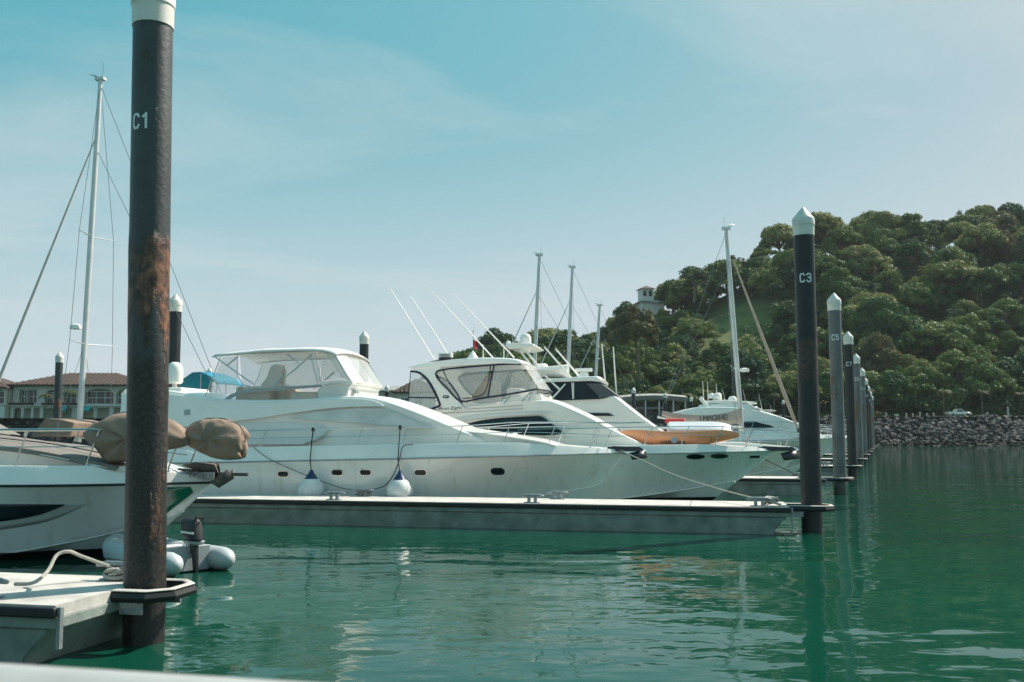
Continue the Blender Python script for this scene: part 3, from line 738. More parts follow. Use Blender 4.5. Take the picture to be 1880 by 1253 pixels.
# ================================================================== piles
def pile_mat(name, base, base2, rust, tarred=False):
    m = M(name, base, rough=0.48, var=.2, vs=1.3, bump=.35, bs=16, col2=base2)
    nt = m.node_tree; b = nt.nodes['Principled BSDF']; src = b.inputs['Base Color'].links[0].from_socket
    tcn = nd(nt, 'ShaderNodeTexCoord'); sp = nd(nt, 'ShaderNodeSeparateXYZ'); nt.links.new(tcn.outputs['Object'], sp.inputs[0])
    mp = nd(nt, 'ShaderNodeMapping'); mp.inputs['Scale'].default_value = (2.6, 2.6, .75); oi = nd(nt, 'ShaderNodeObjectInfo'); ov = nd(nt, 'ShaderNodeVectorMath', operation='MULTIPLY_ADD'); nt.links.new(oi.outputs['Random'], ov.inputs[0]); ov.inputs[1].default_value = (23, 31, 17); nt.links.new(tcn.outputs['Object'], ov.inputs[2]); nt.links.new(ov.outputs[0], mp.inputs[0])
    n = nd(nt, 'ShaderNodeTexNoise', Scale=1.0, Detail=8.0, Roughness=.68); nt.links.new(mp.outputs[0], n.inputs['Vector'])
    hz = nd(nt, 'ShaderNodeValToRGB'); e = hz.color_ramp.elements; mr = nd(nt, 'ShaderNodeMapRange'); mr.inputs['From Max'].default_value = 8
    nt.links.new(sp.outputs[2], mr.inputs['Value']); nt.links.new(mr.outputs[0], hz.inputs[0])
    e[0].position = 0.0; e[0].color = (.0, .0, .0, 1); e[1].position = .66; e[1].color = (0, 0, 0, 1)
    for ps, vl in ((.08, .0), (.40, .02), (.50, .15), (.61, .15), (.635, .0)):
        k = e.new(ps); k.color = (vl, vl, vl, 1)
    ad = nd(nt, 'ShaderNodeMath', operation='ADD'); nt.links.new(n.outputs[0], ad.inputs[0]); nt.links.new(hz.outputs[0], ad.inputs[1])
    th = nd(nt, 'ShaderNodeMapRange'); th.inputs['From Min'].default_value = .615; th.inputs['From Max'].default_value = .70; th.inputs['To Max'].default_value = rust
    nt.links.new(ad.outputs[0], th.inputs['Value'])
    rc = nd(nt, 'ShaderNodeValToRGB'); rc.color_ramp.elements[0].color = (.035, .018, .012, 1); rc.color_ramp.elements[1].color = (.30, .13, .07, 1)
    rc.color_ramp.elements[0].position = .35; rc.color_ramp.elements[1].position = .68
    n2 = nd(nt, 'ShaderNodeTexNoise', Scale=9.0, Detail=6.0); nt.links.new(tcn.outputs['Object'], n2.inputs['Vector']); nt.links.new(n2.outputs[0], rc.inputs[0])
    mx = nd(nt, 'ShaderNodeMix', data_type='RGBA'); nt.links.new(th.outputs[0], mx.inputs['Factor']); nt.links.new(src, mx.inputs[6]); nt.links.new(rc.outputs[0], mx.inputs[7])
    if tarred:                               # old coating: slate above, black peeling tar below
        tb = nd(nt, 'ShaderNodeMapRange'); tb.inputs['From Min'].default_value = 4.75; tb.inputs['From Max'].default_value = 4.35
        t2_ = nd(nt, 'ShaderNodeMath', operation='MULTIPLY_ADD'); nt.links.new(n.outputs[0], t2_.inputs[0]); t2_.inputs[1].default_value = 2.2; nt.links.new(sp.outputs[2], t2_.inputs[2])
        nt.links.new(t2_.outputs[0], tb.inputs['Value']); n5 = nd(nt, 'ShaderNodeTexNoise', Scale=26.0, Detail=5.0, Roughness=.7); nt.links.new(tcn.outputs['Object'], n5.inputs['Vector'])
        r5 = nd(nt, 'ShaderNodeValToRGB'); r5.color_ramp.elements[0].position = .46; r5.color_ramp.elements[0].color = (.011, .011, .011, 1); r5.color_ramp.elements[1].position = .66; r5.color_ramp.elements[1].color = (.055, .043, .034, 1)
        nt.links.new(n5.outputs[0], r5.inputs[0]); m5 = nd(nt, 'ShaderNodeMix', data_type='RGBA'); nt.links.new(tb.outputs[0], m5.inputs['Factor']); nt.links.new(src, m5.inputs[6]); nt.links.new(r5.outputs[0], m5.inputs[7]); nt.links.new(m5.outputs[2], mx.inputs[6])
    # black weed and slime belt near the water, tarred up to the splash zone
    wb = nd(nt, 'ShaderNodeMapRange'); wb.inputs['From Min'].default_value = 1.3; wb.inputs['From Max'].default_value = .5
    w2 = nd(nt, 'ShaderNodeMath', operation='MULTIPLY_ADD'); nt.links.new(n.outputs[0], w2.inputs[0]); w2.inputs[1].default_value = 1.4; nt.links.new(sp.outputs[2], w2.inputs[2])
    nt.links.new(w2.outputs[0], wb.inputs['Value'])
    m2 = nd(nt, 'ShaderNodeMix', data_type='RGBA'); nt.links.new(wb.outputs[0], m2.inputs['Factor']); nt.links.new(mx.outputs[2], m2.inputs[6]); m2.inputs[7].default_value = (.014, .014, .012, 1)
    nt.links.new(m2.outputs[2], b.inputs['Base Color'])
    bp = [x for x in nt.nodes if x.type == 'BUMP'][0]
    bp2 = nd(nt, 'ShaderNodeBump', Strength=.9, Distance=.03); nt.links.new(th.outputs[0], bp2.inputs['Height']); nt.links.new(bp.outputs[0], bp2.inputs['Normal'])
    nt.links.new(bp2.outputs[0], b.inputs['Normal'])
    return m
PILED = pile_mat('pile_black', (.020, .023, .026), (.010, .012, .014), .28)
PILEG = pile_mat('pile_grey', (.17, .175, .175), (.10, .105, .105), .85)
PILEN = pile_mat('pile_slate', (.060, .066, .066), (.034, .040, .041), 1.0, True)
PR = .262
def shaft_mesh(mat, rn, lumpy=0.0):
    b = MB(); rings = []
    for i in range(46):
        z = -2.5 + 10.3 * i / 45
        rings.append([((PR + lumpy * noise.noise(Vector((math.cos(t) * 1.5, math.sin(t) * 1.5, z * 3))) * (1 if z < 4.9 else .15)) * math.cos(t), (PR + lumpy * noise.noise(Vector((math.cos(t) * 1.5, math.sin(t) * 1.5, z * 3))) * (1 if z < 4.9 else .15)) * math.sin(t), z) for t in [2 * math.pi * k / 32 for k in range(32)]])
    b.rings(rings); me = b.mesh('shaft'); me.materials.append(mat); return me
b = MB(); b.lathe([(PR + .012, 7.72), (PR + .016, 7.98), (PR + .03, 8.0), (PR + .03, 8.16), (PR + .012, 8.2), (.03, 8.49), (.0, 8.5)], 32); CAPM = b.mesh('cap', ang=25); CAPM.materials.append(CAPW)
SHAFT = {'d': shaft_mesh(PILED, 1), 'g': shaft_mesh(PILEG, 2), 'n': shaft_mesh(PILEN, 3, .012)}
def text_mesh(s, size, off=0.0, res=3):
    cu = bpy.data.curves.new('txt', 'FONT'); cu.body = s; cu.size = size; cu.offset = off; cu.align_x = 'CENTER'; cu.align_y = 'CENTER'; cu.resolution_u = res
    o = bpy.data.objects.new('txt', cu); COL.objects.link(o); bpy.context.view_layer.update()
    me = bpy.data.meshes.new_from_object(o.evaluated_get(bpy.context.evaluated_depsgraph_get()))
    bpy.data.objects.remove(o); bpy.data.curves.remove(cu); me.materials.clear(); return me
def stroke_number(s, hgt, z0, rr, az):
    """stencil digits built from strokes bent round the pile"""
    G = {'C': [[(.9, .82), (.72, 1), (.28, 1), (.08, .82), (.08, .18), (.28, 0), (.72, 0), (.9, .18)]], '1': [[(.2, .8), (.55, 1), (.55, 0)]],
         '3': [[(.1, .85), (.3, 1), (.7, 1), (.88, .84), (.88, .64), (.7, .52), (.4, .52)], [(.7, .52), (.88, .38), (.88, .16), (.7, 0), (.3, 0), (.1, .15)]],
         '5': [[(.88, 1), (.15, 1), (.15, .56), (.68, .58), (.88, .42), (.88, .16), (.7, 0), (.3, 0), (.1, .14)]], '7': [[(.1, 1), (.9, 1), (.4, 0)]],
         '9': [[(.88, .5), (.3, .46), (.12, .62), (.12, .84), (.3, 1), (.7, 1), (.88, .84), (.88, .18), (.7, 0), (.25, 0)]]}
    b = MB(); w = hgt * .085; adv = hgt * .80; tot = adv * len(s)
    for i, ch in enumerate(s):
        for st in G[ch]:
            pts = [Vector((x * hgt * .62, y * hgt)) for x, y in st]
            for a, c in zip(pts, pts[1:]):
                d = (c - a).normalized(); n = Vector((-d.y, d.x)) * w; a2 = a - d * w * .9; c2 = c + d * w * .9
                k = 3; row = []
                for q in range(k + 1):
                    m = a2.lerp(c2, q / k)
                    for e in (n, -n):
                        X = m.x + e.x - tot / 2 + i * adv; Z = m.y + e.y
                        th = az + X / rr; row.append((rr * math.cos(th), rr * math.sin(th), z0 + Z))
                b.add(row, [(2 * q, 2 * q + 1, 2 * q + 3, 2 * q + 2) for q in range(k)])
    return b
def pile(x, y, kind, label, number=None, az=R(-105), tilt=(0, 0), z=0.0, group='mooring piles with pointed white caps', num_h=.30):
    rt_ = random.Random(round(x * 31 + y * 7)); r = empty('mooring_pile', (x, y, z), 0, label, 'pile', group); r.rotation_euler = (tilt[0] + (R(rt_.uniform(-.5, .5)) if not tilt[1] else 0), tilt[1] or R(rt_.uniform(-.5, .5)), 0)
    for nm, me in (('shaft', SHAFT[kind]), ('cap', CAPM)):
        o = bpy.data.objects.new(nm, me); o.parent = r; COL.objects.link(o)
    if number:
        n = stroke_number(number, num_h, 6.46 - (.14 if num_h < .205 else 0), PR + .004, az).build('number', NUMW, r, smooth=False, fix=False); n['label'] = 'white painted number ' + number
    return r
C1 = pile(-4.45, 11.5, 'n', 'rusty slate grey pile marked C1 in the near left foreground', 'C1', R(-97), (0, R(-1.4)), num_h=.175); C1.scale = (.93, .93, 1)
P3 = Vector((7.73, 24.2, 0)); ROW = [Vector((7.73 + 6.02 * k, 24.2 + 15.0 * k, 0)) for k in range(9)]
NUMS = ['C3', 'C5', 'C7', 'C9', 'C11', 'C13', 'C15', 'C17', 'C19']
LAB = ['tall black pile marked C3 at the end of the near finger dock', 'grey pile marked C5, second in the right hand row', 'black topped pile marked C7, third in the right hand row',
       'grey pile marked C9, fourth in the right hand row', 'fifth pile in the right hand row', 'sixth pile in the right hand row', 'seventh pile in the right hand row', 'eighth pile in the right hand row, nearly hidden', 'farthest pile of the right hand row']
for k, p in enumerate(ROW):
    pile(p.x, p.y, 'dgdggddgg'[k], LAB[k], NUMS[k], R(-100 - min(k, 1) * 6), num_h=.21)
for px, Y, kd, lab in ((318, 39.5, 'd', 'dark pile standing right behind the near rusty pile'), (108, 68, 'n', 'pile with a rounded white cap in front of the clubhouse'), (668, 54, 'd', 'dark pile rising behind the canvas roof of the main yacht'),
                   (384, 84, 'g', 'pale pile in front of the blue awning'), (710, 114, 'd', 'small dark pile between the two big yachts'), (1163, 120, 'd', 'dark pile just right of the dark windowed yacht'),
                   (1221, 136, 'd', 'dark pile before the boat shed, behind the sail cover'), (1268, 150, 'd', 'dark pile at the right end of the boat shed'), (1437, 164, 'd', 'small dark pile under the leaning forestay')):
    pile((px - 940) / 1700 * Y, Y, kd, lab)

# ================================================================== finger docks
FA = math.atan2(-.2, .98)                      # all fingers and boats run this way
def cleat(b, x, y, z, s=1.0):
    b.box(x - .11 * s, x - .04 * s, y - .05 * s, y + .05 * s, z, z + .15 * s); b.box(x + .04 * s, x + .11 * s, y - .05 * s, y + .05 * s, z, z + .15 * s)
    b.box(x - .19 * s, x + .19 * s, y - .07 * s, y + .07 * s, z - .002, z + .018 * s)
    b.tube([(x - .27 * s, y, z + .155 * s), (x - .15 * s, y, z + .17 * s), (x + .15 * s, y, z + .17 * s), (x + .27 * s, y, z + .155 * s)], [.022 * s, .035 * s, .035 * s, .022 * s], 8)
def finger(corner, L, W, pile_w, label, cleats, dz=.675, detail=True):
    """corner = near right corner of the deck; local x runs back along the finger (to the left), y away"""
    fr = Frame(corner[0], corner[1], FA); r = empty('finger_dock', (corner[0], corner[1], 0), FA, label, 'dock', 'finger docks')
    b = MB()
    sec = lambda x: [(x, .10, -.3), (x, .04, .10), (x, .04, .42), (x, W - .04, .42), (x, W - .04, .10), (x, W - .10, -.3)]
    b.rings([sec(-L), sec(-.42), [(-.12, q[1], q[2]) if q[2] > .2 else (-.42, q[1], q[2]) for q in sec(0)]]); b.build('float', CONC, r, bevel=.02)
    b = MB(); b.box(-L, 0, 0, W, .43, .545); b.build('frame_beam', CONC, r, smooth=False, bevel=.01)
    npan = max(1, round(L / 2.4)); pm_ = MB().box(-L / npan + .008, -.008, .02, W - .02, .547, dz).mesh('deck_panel', smooth=False); pm_.materials.append(DECKC)
    for i_ in range(npan):
        o = bpy.data.objects.new('deck_panel', pm_); o.location = (-i_ * L / npan - .02, 0, 0); o.parent = r; COL.objects.link(o)
    b = MB(); b.box(-L, .01, -.06, .018, .55, dz - .012); b.box(-L, .01, W - .018, W + .06, .55, dz - .012); b.build('rubber_fender', BLACK, r, bevel=.02)
    pl = fr.local(pile_w); hw = PR + .10; ex = max(pl.x + hw + .12, .6)
    b = MB(); y0, y1 = pl.y - hw - .05, pl.y + hw + .05
    b.tube([(-.25, y0, .60), (ex - .2, y0, .60), (ex, y0 + .2, .60), (ex, y1 - .2, .60), (ex - .2, y1, .60), (-.25, y1, .60)], .075, 8, .9); b.build('pile_guide', BLACK, r)
    b = MB(); b.tube([(-.25, y0, .675), (ex - .2, y0, .675), (ex, y0 + .2, .675), (ex, y1 - .2, .675), (ex - .2, y1, .675), (-.25, y1, .675)], .05, 8, .35); b.build('guide_plate', DECKC, r)
    if detail:
        for bx_ in ((.005, .05, .0, .06, .22, .66), (.005, .05, W - .06, W, .22, .66), (.052, .35, y0 - .01, y0 + .02, .40, .54), (.052, .35, y1 - .02, y1 + .01, .40, .54)):
            b = MB(); b.box(*bx_); b.build('end_bracket', GALV, r, smooth=False, bevel=.006)
    for cx_, cy_ in cleats:
        b = MB(); cleat(b, cx_, cy_, dz, 1.15); b.build('cleat', GALV, r, bevel=.01)
    return r, fr
F3c = at_z(1452, 932, .675)
f3, F3 = finger((F3c.x, F3c.y), 22, 2.0, P3, 'near finger dock with concrete floats in front of the main yacht', [(-.75, .25), (-6.6, .25), (-6.15, 1.75), (-12.2, .25), (-11.9, 1.75)])
F1c = at_z(104, 1113, .675)
f1, F1 = finger((F1c.x, F1c.y), 12, 2.0, Vector((-4.52, 11.5, 0)), 'short finger dock stub around the rusty pile at lower left', [(-.45, 1.72), (-1.15, .28)])
for k in range(1, 9):
    p = ROW[k]; finger((p.x - .95, p.y - 1.0), 20, 2.0, p, ['', 'second finger dock in the right hand row, at the C5 pile', 'third finger dock in the right hand row, at the C7 pile', 'fourth finger dock, at the C9 pile', 'fifth finger dock of the right hand row', 'sixth finger dock of the right hand row', 'seventh finger dock of the right hand row', 'eighth finger dock of the right hand row', 'farthest finger dock of the right hand row'][k],
        [(-.9, .3), (-5.5, .3)] if k < 4 else [], detail=k < 4)

# ================================================================== boats
class Boat:
    """x forward with the bow tip at 0, y to port, z up from the water; d = distance aft of the bow tip"""
    def __init__(s, name, label, cat, bow, L, B, entry, zs, rake, bul, mat, ang=FA, chine=1.0, group=None):
        s.F = Frame(bow[0], bow[1], ang); s.L, s.B, s.entry, s.zs_, s.rake, s.bul, s.chine = L, B, entry, zs, rake, bul, chine
        s.root = empty(name, (bow[0], bow[1], 0), ang, label, cat, group); s.mat = mat
    def bd(s, d):
        t = min(1, max(0, d) / s.entry); q = max(0, (d / s.L - .55) / .45)
        return max(.025, s.B / 2 * (1 - (1 - t) ** 2.1) * (1 - .07 * q * q))
    def zs(s, d): return s.zs_[0] + (s.zs_[1] - s.zs_[0]) * min(1, d / s.L)
    def zk(s, d): return max(-.45, s.zs(0) * (1 - (max(0, d) / s.rake) ** .92))
    def ch(s, d):
        t = min(1, d / s.entry); z = .06 + s.chine * (1 - t) ** 1.6
        zk = s.zk(d); dc = s.rake * .28
        f = 0 if d <= dc else min(1, (d - dc) / (s.entry * 1.1 - dc))
        return s.bd(d) * (1 - (1 - f) ** 1.7) * .94, max(z, zk + .004) if f > 0 else zk + .004
    def side(s, d, z):
        bc, zc = s.ch(d); zs = s.zs(d); t = max(0, min(1, (zs - z) / max(.01, zs - zc))); fl = 1 + .5 * (1 - min(1, d / s.entry))
        return bc + (s.bd(d) - bc) * (1 - t) ** fl
    def side_xz(s, x, z): return s.side(-x, z)
    def top(s, d):
        h = s.bul(d); return max(.02, s.bd(d) - .05 - h * .28), s.zs(d) + h
    def hull(s, rail_mat=STEEL, deck=True, transom_rake=0.0):
        ds = [s.L * (i / 46) ** 1.55 for i in range(47)]; rings = []
        for d in ds:
            bc, zc = s.ch(d); zs = s.zs(d); half = [(s.side(d, zs + (zc - zs) * k / 8), zs + (zc - zs) * k / 8) for k in range(9)] + [(0.0, s.zk(d))]
            rings.append([(-d, -y, z) for y, z in half] + [(-d, y, z) for y, z in reversed(half[:-1])])
        b = MB(); b.rings(rings, closed=False); n = len(rings[0]); m = (len(rings) - 1) * n; b.f.append(tuple(range(m, m + n)))
        h = b.build('hull', s.mat, s.root, ang=28)
        b = MB(); b.tube([(-d, -s.bd(d) - .004, s.zs(d)) for d in reversed(ds)] + [(.03, 0, s.zs(0))] + [(-d, s.bd(d) + .004, s.zs(d)) for d in ds], .028, 6); b.build('rub_rail', rail_mat, s.root)
        for sg in (-1, 1):
            b = MB(); b.tube([(-d, sg * (s.ch(d)[0] + .004), s.ch(d)[1]) for d in ds if d > s.rake * .32 and s.ch(d)[1] > .02], .016, 5); b.build('spray_rail', s.mat, s.root)
        if deck:
            rings = []
            for d in ds:
                ty, tz = s.top(d); bdv = s.bd(d); w = max(.01, ty - .1)
                rings.append([(-d, -bdv + .006, s.zs(d) + .012), (-d, -ty - .01, tz - .03), (-d, -ty + .01, tz), (-d, -w, tz), (-d, -w * .5, tz + .02), (-d, 0, tz + .03), (-d, w * .5, tz + .02), (-d, w, tz), (-d, ty - .01, tz), (-d, ty + .01, tz - .03), (-d, bdv - .006, s.zs(d) + .012)])
            b = MB(); b.rings(rings, closed=False); m = (len(rings) - 1) * 11; b.f.append(tuple(range(m, m + 11))); b.f.append(tuple(range(11))); b.build('deck', WHITE, s.root, ang=30)
        return h
    def plate(s, name, mat, outline, wf, th=.02, lift=.012, both=True, parent=None, smooth=False, bevel=0):
        """a panel lying on a side surface; outline = (x, z) list"""
        first = None
        for sg in ((-1, 1) if both else (-1,)):
            b = MB(); b.slab([(x, sg * (wf(x, z) + lift), z) for x, z in outline], [(x, sg * (wf(x, z) + lift - th), z) for x, z in outline])
            o = b.build(name, mat, parent or s.root, smooth=smooth, bevel=bevel); first = first or o
        return first
    def px(s, pts, wf, c0=-2.0):
        return [(p.x, p.z) for p in (s.F.on(a, b_, wf, c0) for a, b_ in pts)]
    def house(s, name, mat, outline, wf, crown=.06, bevel=.05, seg=3, parent=None):
        """solid with the given side outline; its half breadth follows wf"""
        zs_ = [z for _, z in outline]; z0, z1 = min(zs_), max(zs_); b = MB(); loops = []
        for fr in (-1, -.82, -.45, 0, .45, .82, 1):
            loops.append([(x, fr * wf(x, z), z + crown * (1 - fr * fr) * (z - z0) / (z1 - z0)) for x, z in outline])
        b.rings(loops, closed=True, caps=True)
        return b.build(name, mat, parent or s.root, bevel=bevel, seg=seg, ang=32)
    def rail(s, ds, hf, lean=.0, inset=.07, mid=True, mat=STEEL, sides=(-1, 1), pul=.5, r=.016, stan=None):
        P = {}
        for sg in sides:
            pts = []
            for d in ds:
                ty, tz = s.top(d); pts.append((-d + lean * hf(d), sg * max(.05, ty - inset), tz + hf(d)))
            P[sg] = pts
        b = MB()
        if len(sides) == 2: b.tube(P[-1] + [(pul, -.22, P[-1][-1][2] + .01), (pul + .1, 0, P[-1][-1][2] + .01), (pul, .22, P[-1][-1][2] + .01)] + P[1][::-1], r, 7)
        else: b.tube(P[sides[0]], r, 7)
        ro = b.build('bow_rail', mat, s.root)
        for sg in sides:
            for d in (stan or ds):
                ty, tz = s.top(d); h = hf(d); y = sg * max(.04, ty - inset)
                q = MB(); q.tube([(-d, y, tz - .01), (-d, y, tz + .12 * h), (-d + lean * h, y, tz + h)], r * .85, 6); q.lathe([(.035, 0), (.03, .03)], 8, (-d, y, tz)); q.build('stanchion', mat, ro)
            if mid:
                m = MB(); m.tube([(p[0] - lean * hf(d) * .5, p[1], p[2] - hf(d) * .48) for p, d in zip(P[sg], ds)], r * .5, 5); m.build('lifeline', mat, ro)
        return ro
def strip(bt, name, mat, top, bot, wf, lift=.012, th=.03, rows=5, both=True, parent=None):
    """a panel that follows a curved side: rows between a top and a bottom edge with equal point counts"""
    for sg in ((-1, 1) if both else (-1,)):
        b = MB(); n = len(top); V = []
        for k in range(rows + 1):
            for (xa, za), (xb, zb) in zip(top, bot):
                x, z = xa + (xb - xa) * k / rows, za + (zb - za) * k / rows; V.append((x, sg * (wf(x, z) + lift), z))
        b.add(V, [(k * n + i, k * n + i + 1, (k + 1) * n + i + 1, (k + 1) * n + i) for k in range(rows) for i in range(n - 1)])
        b.build(name, mat, parent or bt.root, smooth=True, solid=th * .5)
def stadium(cx, cz, w, h, n=6):
    r = h / 2; out = []
    for k in range(n + 1):
        a = -math.pi / 2 + math.pi * k / n; out.append((cx + w / 2 - r + r * math.cos(a), cz + r * math.sin(a)))
    for k in range(n + 1):
        a = math.pi / 2 + math.pi * k / n; out.append((cx - w / 2 + r + r * math.cos(a), cz + r * math.sin(a)))
    return out
def ellipse(cx, cz, w, h, n=20):
    return [(cx + w / 2 * math.cos(2 * math.pi * k / n), cz + h / 2 * math.sin(2 * math.pi * k / n)) for k in range(n)]
def wtaper(w0, z0, tum, xn, nose, fr):
    def f(x, z):
        w = w0 - tum * (z - z0)
        if x > xn: w *= 1 - fr * min(1, (x - xn) / nose) ** 2
        return max(.05, w)
    return f
def sm(pts, n=4):
    return [(p.x, p.y) for p in crom([(a, b, 0) for a, b in pts], n)]
def porthole(bt, px, py, w, h, kind='stadium'):
    p = bt.F.on(px, py, bt.side_xz); fn = stadium if kind == 'stadium' else ellipse
    for sg in (-1, 1):
        o = MB(); A = fn(p.x, p.z, w + .07, h + .07); I = fn(p.x, p.z, w, h)
        b = MB(); ya = lambda x, z, l: sg * (bt.side_xz(x, z) + l)
        b.slab([(x, ya(x, z, .012), z) for x, z in A], [(x, ya(x, z, -.01), z) for x, z in A]); fr = b.build('porthole', STEEL, bt.root, smooth=False)
        b = MB(); b.slab([(x, ya(x, z, .018), z) for x, z in I], [(x, ya(x, z, .0), z) for x, z in I]); b.build('pane', GLASS, fr, smooth=False)
def anchor(bt, x, z, s=1.0, mat=GALV):
    b = MB(); b.box(x - .75 * s, x + .25 * s, -.10, -.075, z - .10, z + .04); b.box(x - .75 * s, x + .25 * s, .075, .10, z - .10, z + .04); b.lathe([(.05, -.09), (.05, .09)], 10, (x + .2 * s, 0, z - .03), Matrix.Rotation(math.pi / 2, 3, 'X')); ro = b.build('bow_roller', mat, bt.root, smooth=False)
    b = MB(); b.tube([(x - .6 * s, 0, z + .03), (x + .28 * s, 0, z - .02), (x + .42 * s, 0, z - .16)], .03 * s, 6)
    for sg in (-1, 1):
        b.add([(x + .40 * s, 0, z - .05), (x + .48 * s, 0, z - .30 * s), (x + .02 * s, sg * .22 * s, z - .36 * s), (x - .08 * s, sg * .05, z - .16 * s)], [(0, 1, 2, 3)])
    b.build('anchor', mat, bt.root, solid=.025)
def radome(parent, loc, r, h, mat=WHITE):
    b = MB(); b.lathe([(r * .75, 0), (r, h * .08), (r, h * .55), (r * .92, h * .75), (r * .68, h * .92), (r * .35, h * .99), (.0, h)], 20, loc); return b.build('satellite_dome', mat, parent)
def whip(parent, a, b_, r=.012, mat=None):
    q = MB(); q.tube([a, Vector(a).lerp(Vector(b_), .5), b_], [r, r * .8, r * .45], 5); return q.build('whip_antenna', mat or WHITE, parent)

# ------------------------------------------------------------------ main flybridge yacht
Y1 = Boat('motor_yacht', 'large white flybridge yacht with canvas and clear vinyl bimini behind the near dock', 'yacht', (3.49, 29.1), 17.2, 4.7, 7.6, (1.91, 1.50), 1.5, lambda d: .09 + .30 * min(1, d / 3.2) + .06 * min(1, d / 10), HULLW)
Y1.hull(GREYP)
for px, py in ((520, 871), (619, 868), (671, 868), (772, 868), (914, 866)): porthole(Y1, px, py, .34, .155)
w1 = wtaper(1.86, 2.0, .16, -7.6, 3.6, .30)
roof_top = sm(Y1.px([(225, 716), (262, 716), (312, 718), (365, 727), (405, 733), (480, 735), (560, 733), (610, 729), (650, 728), (690, 732), (730, 744), (765, 757), (800, 771), (850, 792), (893, 808)], w1), 2)
Y1.house('superstructure', WHITE, [(roof_top[0][0], 1.95)] + roof_top + [(roof_top[-1][0] + .05, 1.95)], w1, .10, .07)
fas = sm(Y1.px([(225, 722), (312, 724), (365, 732), (405, 738), (480, 739), (560, 737), (620, 733), (665, 733), (692, 738), (706, 745)], w1), 2) + sm(Y1.px([(706, 747), (670, 747), (620, 749), (560, 756), (480, 768), (400, 778), (310, 787), (225, 790)], w1), 2)
Y1.plate('roof_fascia', WHITE, fas, w1, .10, .085, bevel=.02)
cov = sm(Y1.px([(530, 767), (575, 758), (630, 752), (690, 750), (712, 753)], w1), 2) + sm(Y1.px([(740, 764), (800, 788), (770, 786), (700, 781), (620, 774), (560, 770)], w1), 2)
COVER = M('stained_window_cover', (.74, .74, .71), rough=.75, vs=1.3, col2=(.54, .55, .54), bump=.3, bs=5)
Y1.plate('window_cover', COVER, cov, w1, .03, .022)
rec = sm(Y1.px([(330, 786), (420, 779), (520, 777), (590, 782)], w1), 2) + Y1.px([(604, 790), (585, 806), (555, 816), (330, 816)], w1)
Y1.plate('side_deck_panel', OFFW, rec, w1, .03, .02)
ven = Y1.px([(341, 753), (352, 752), (352, 762), (341, 763)], w1); Y1.plate('vent_grille', GREYP, ven, w1, .02, .095)
wt = wtaper(1.45, 2.0, .25, -4.2, 3.3, .55)
tr = sm(Y1.px([(800, 788), (850, 791), (900, 797), (950, 804), (995, 811), (1022, 819)], wt, -1.4), 3)
Y1.house('trunk_cabin', WHITE, [(tr[0][0], 2.0)] + tr, wt, .10, .06)
b = MB(); b.box(-4.15, -3.45, -.35, .35, 2.46, 2.53); b.build('deck_hatch', OFFW, Y1.root, bevel=.02)
Y1.rail([14.6, 12.8, 11.2, 9.55, 8.0, 6.55, 4.9, 3.5, 2.2, 1.0, .3], lambda d: .52 + .32 * max(0, 1 - d / 5), lean=.35, pul=.55, stan=[12.8, 11.2, 9.55, 8.0, 6.55, 4.9, 3.5, 2.2, 1.0])
anchor(Y1, .25, 2.06, 1.0, M('anchor_dark', (.05, .055, .06), rough=.4, metal=.5))
# flybridge: canvas roof, clear curtains, frame, seats
fy = lambda x, z: 1.52
ct = Y1.px([(391, 653), (420, 649), (452, 646), (480, 643), (520, 642), (550, 641), (575, 641), (592, 642), (604, 644), (612, 647), (618, 651)], fy, -1.52)
can = MB(); NXc = len(ct) - 1
can.grid(lambda a, v: (lambda i, y: (ct[i][0], 1.58 * y, ct[i][1] + .13 * (1 - y * y) - (.06 if abs(y) > .95 else 0)))(min(NXc, int(round(a * NXc))), 2 * v - 1), NXc, 14)
can.build('bimini_top', CANVAS, Y1.root, solid=.035)
def fpx(l, y=-1.5): return [Vector((p.x, y, p.z)) for p in (Y1.F.pix(a, b_, -1.5) for a, b_ in l)]
tubes = [[(405, 656), (375, 733)], [(394, 655), (440, 688), (466, 706)], [(437, 655), (417, 671)], [(436, 655), (436, 690), (446, 707), (458, 709)], [(519, 650), (517, 692), (507, 706)], [(524, 650), (520, 694), (510, 706)],
         [(573, 650), (540, 680), (505, 707)], [(527, 650), (548, 667)], [(570, 653), (583, 703)], [(579, 650), (589, 703)], [(613, 649), (641, 699)], [(612, 684), (598, 697)]]
for tl in tubes:
    for y in (-1.5, 1.5):
        q = MB(); q.tube(fpx(tl, y), .017, 6); q.build('canopy_tube', STEEL, Y1.root)
for l in ([(391, 655), (452, 650), (520, 647), (580, 645), (615, 651)],):
    for y in (-1.5, 1.5):
        q = MB(); q.tube(fpx(l, y), .02, 6); q.build('canopy_side_bar', STEEL, Y1.root)
bd_ = [(372, 738), (405, 739), (424, 724), (445, 716), (590, 706), (592, 711), (447, 722), (428, 730), (412, 741), (370, 741)]
for y in (-1.53, 1.49):
    q = MB(); q.slab([p for p in fpx(bd_, y)], [p + Vector((0, .04, 0)) for p in fpx(bd_, y)]); q.build('rail_board', GREYP, Y1.root, smooth=False)
for l, m_ in (([(408, 656), (436, 654), (436, 716), (424, 723), (378, 732)], VINYL), ([(440, 654), (518, 649), (516, 711), (445, 716)], VINYL), ([(525, 649), (578, 647), (588, 705), (520, 711)], VINYL), ([(583, 647), (597, 646), (628, 694), (600, 699), (593, 700)], VINYL), ([(597, 646), (611, 648), (642, 698), (628, 695)], FOGVIN)):
    for y in (-1.49, 1.47):
        q = MB(); P = fpx(l, y); q.slab(P, [p + Vector((0, .008, 0)) for p in P]); q.build('vinyl_curtain', m_, Y1.root, smooth=False)
fr_ = fpx([(613, 650), (644, 701)])
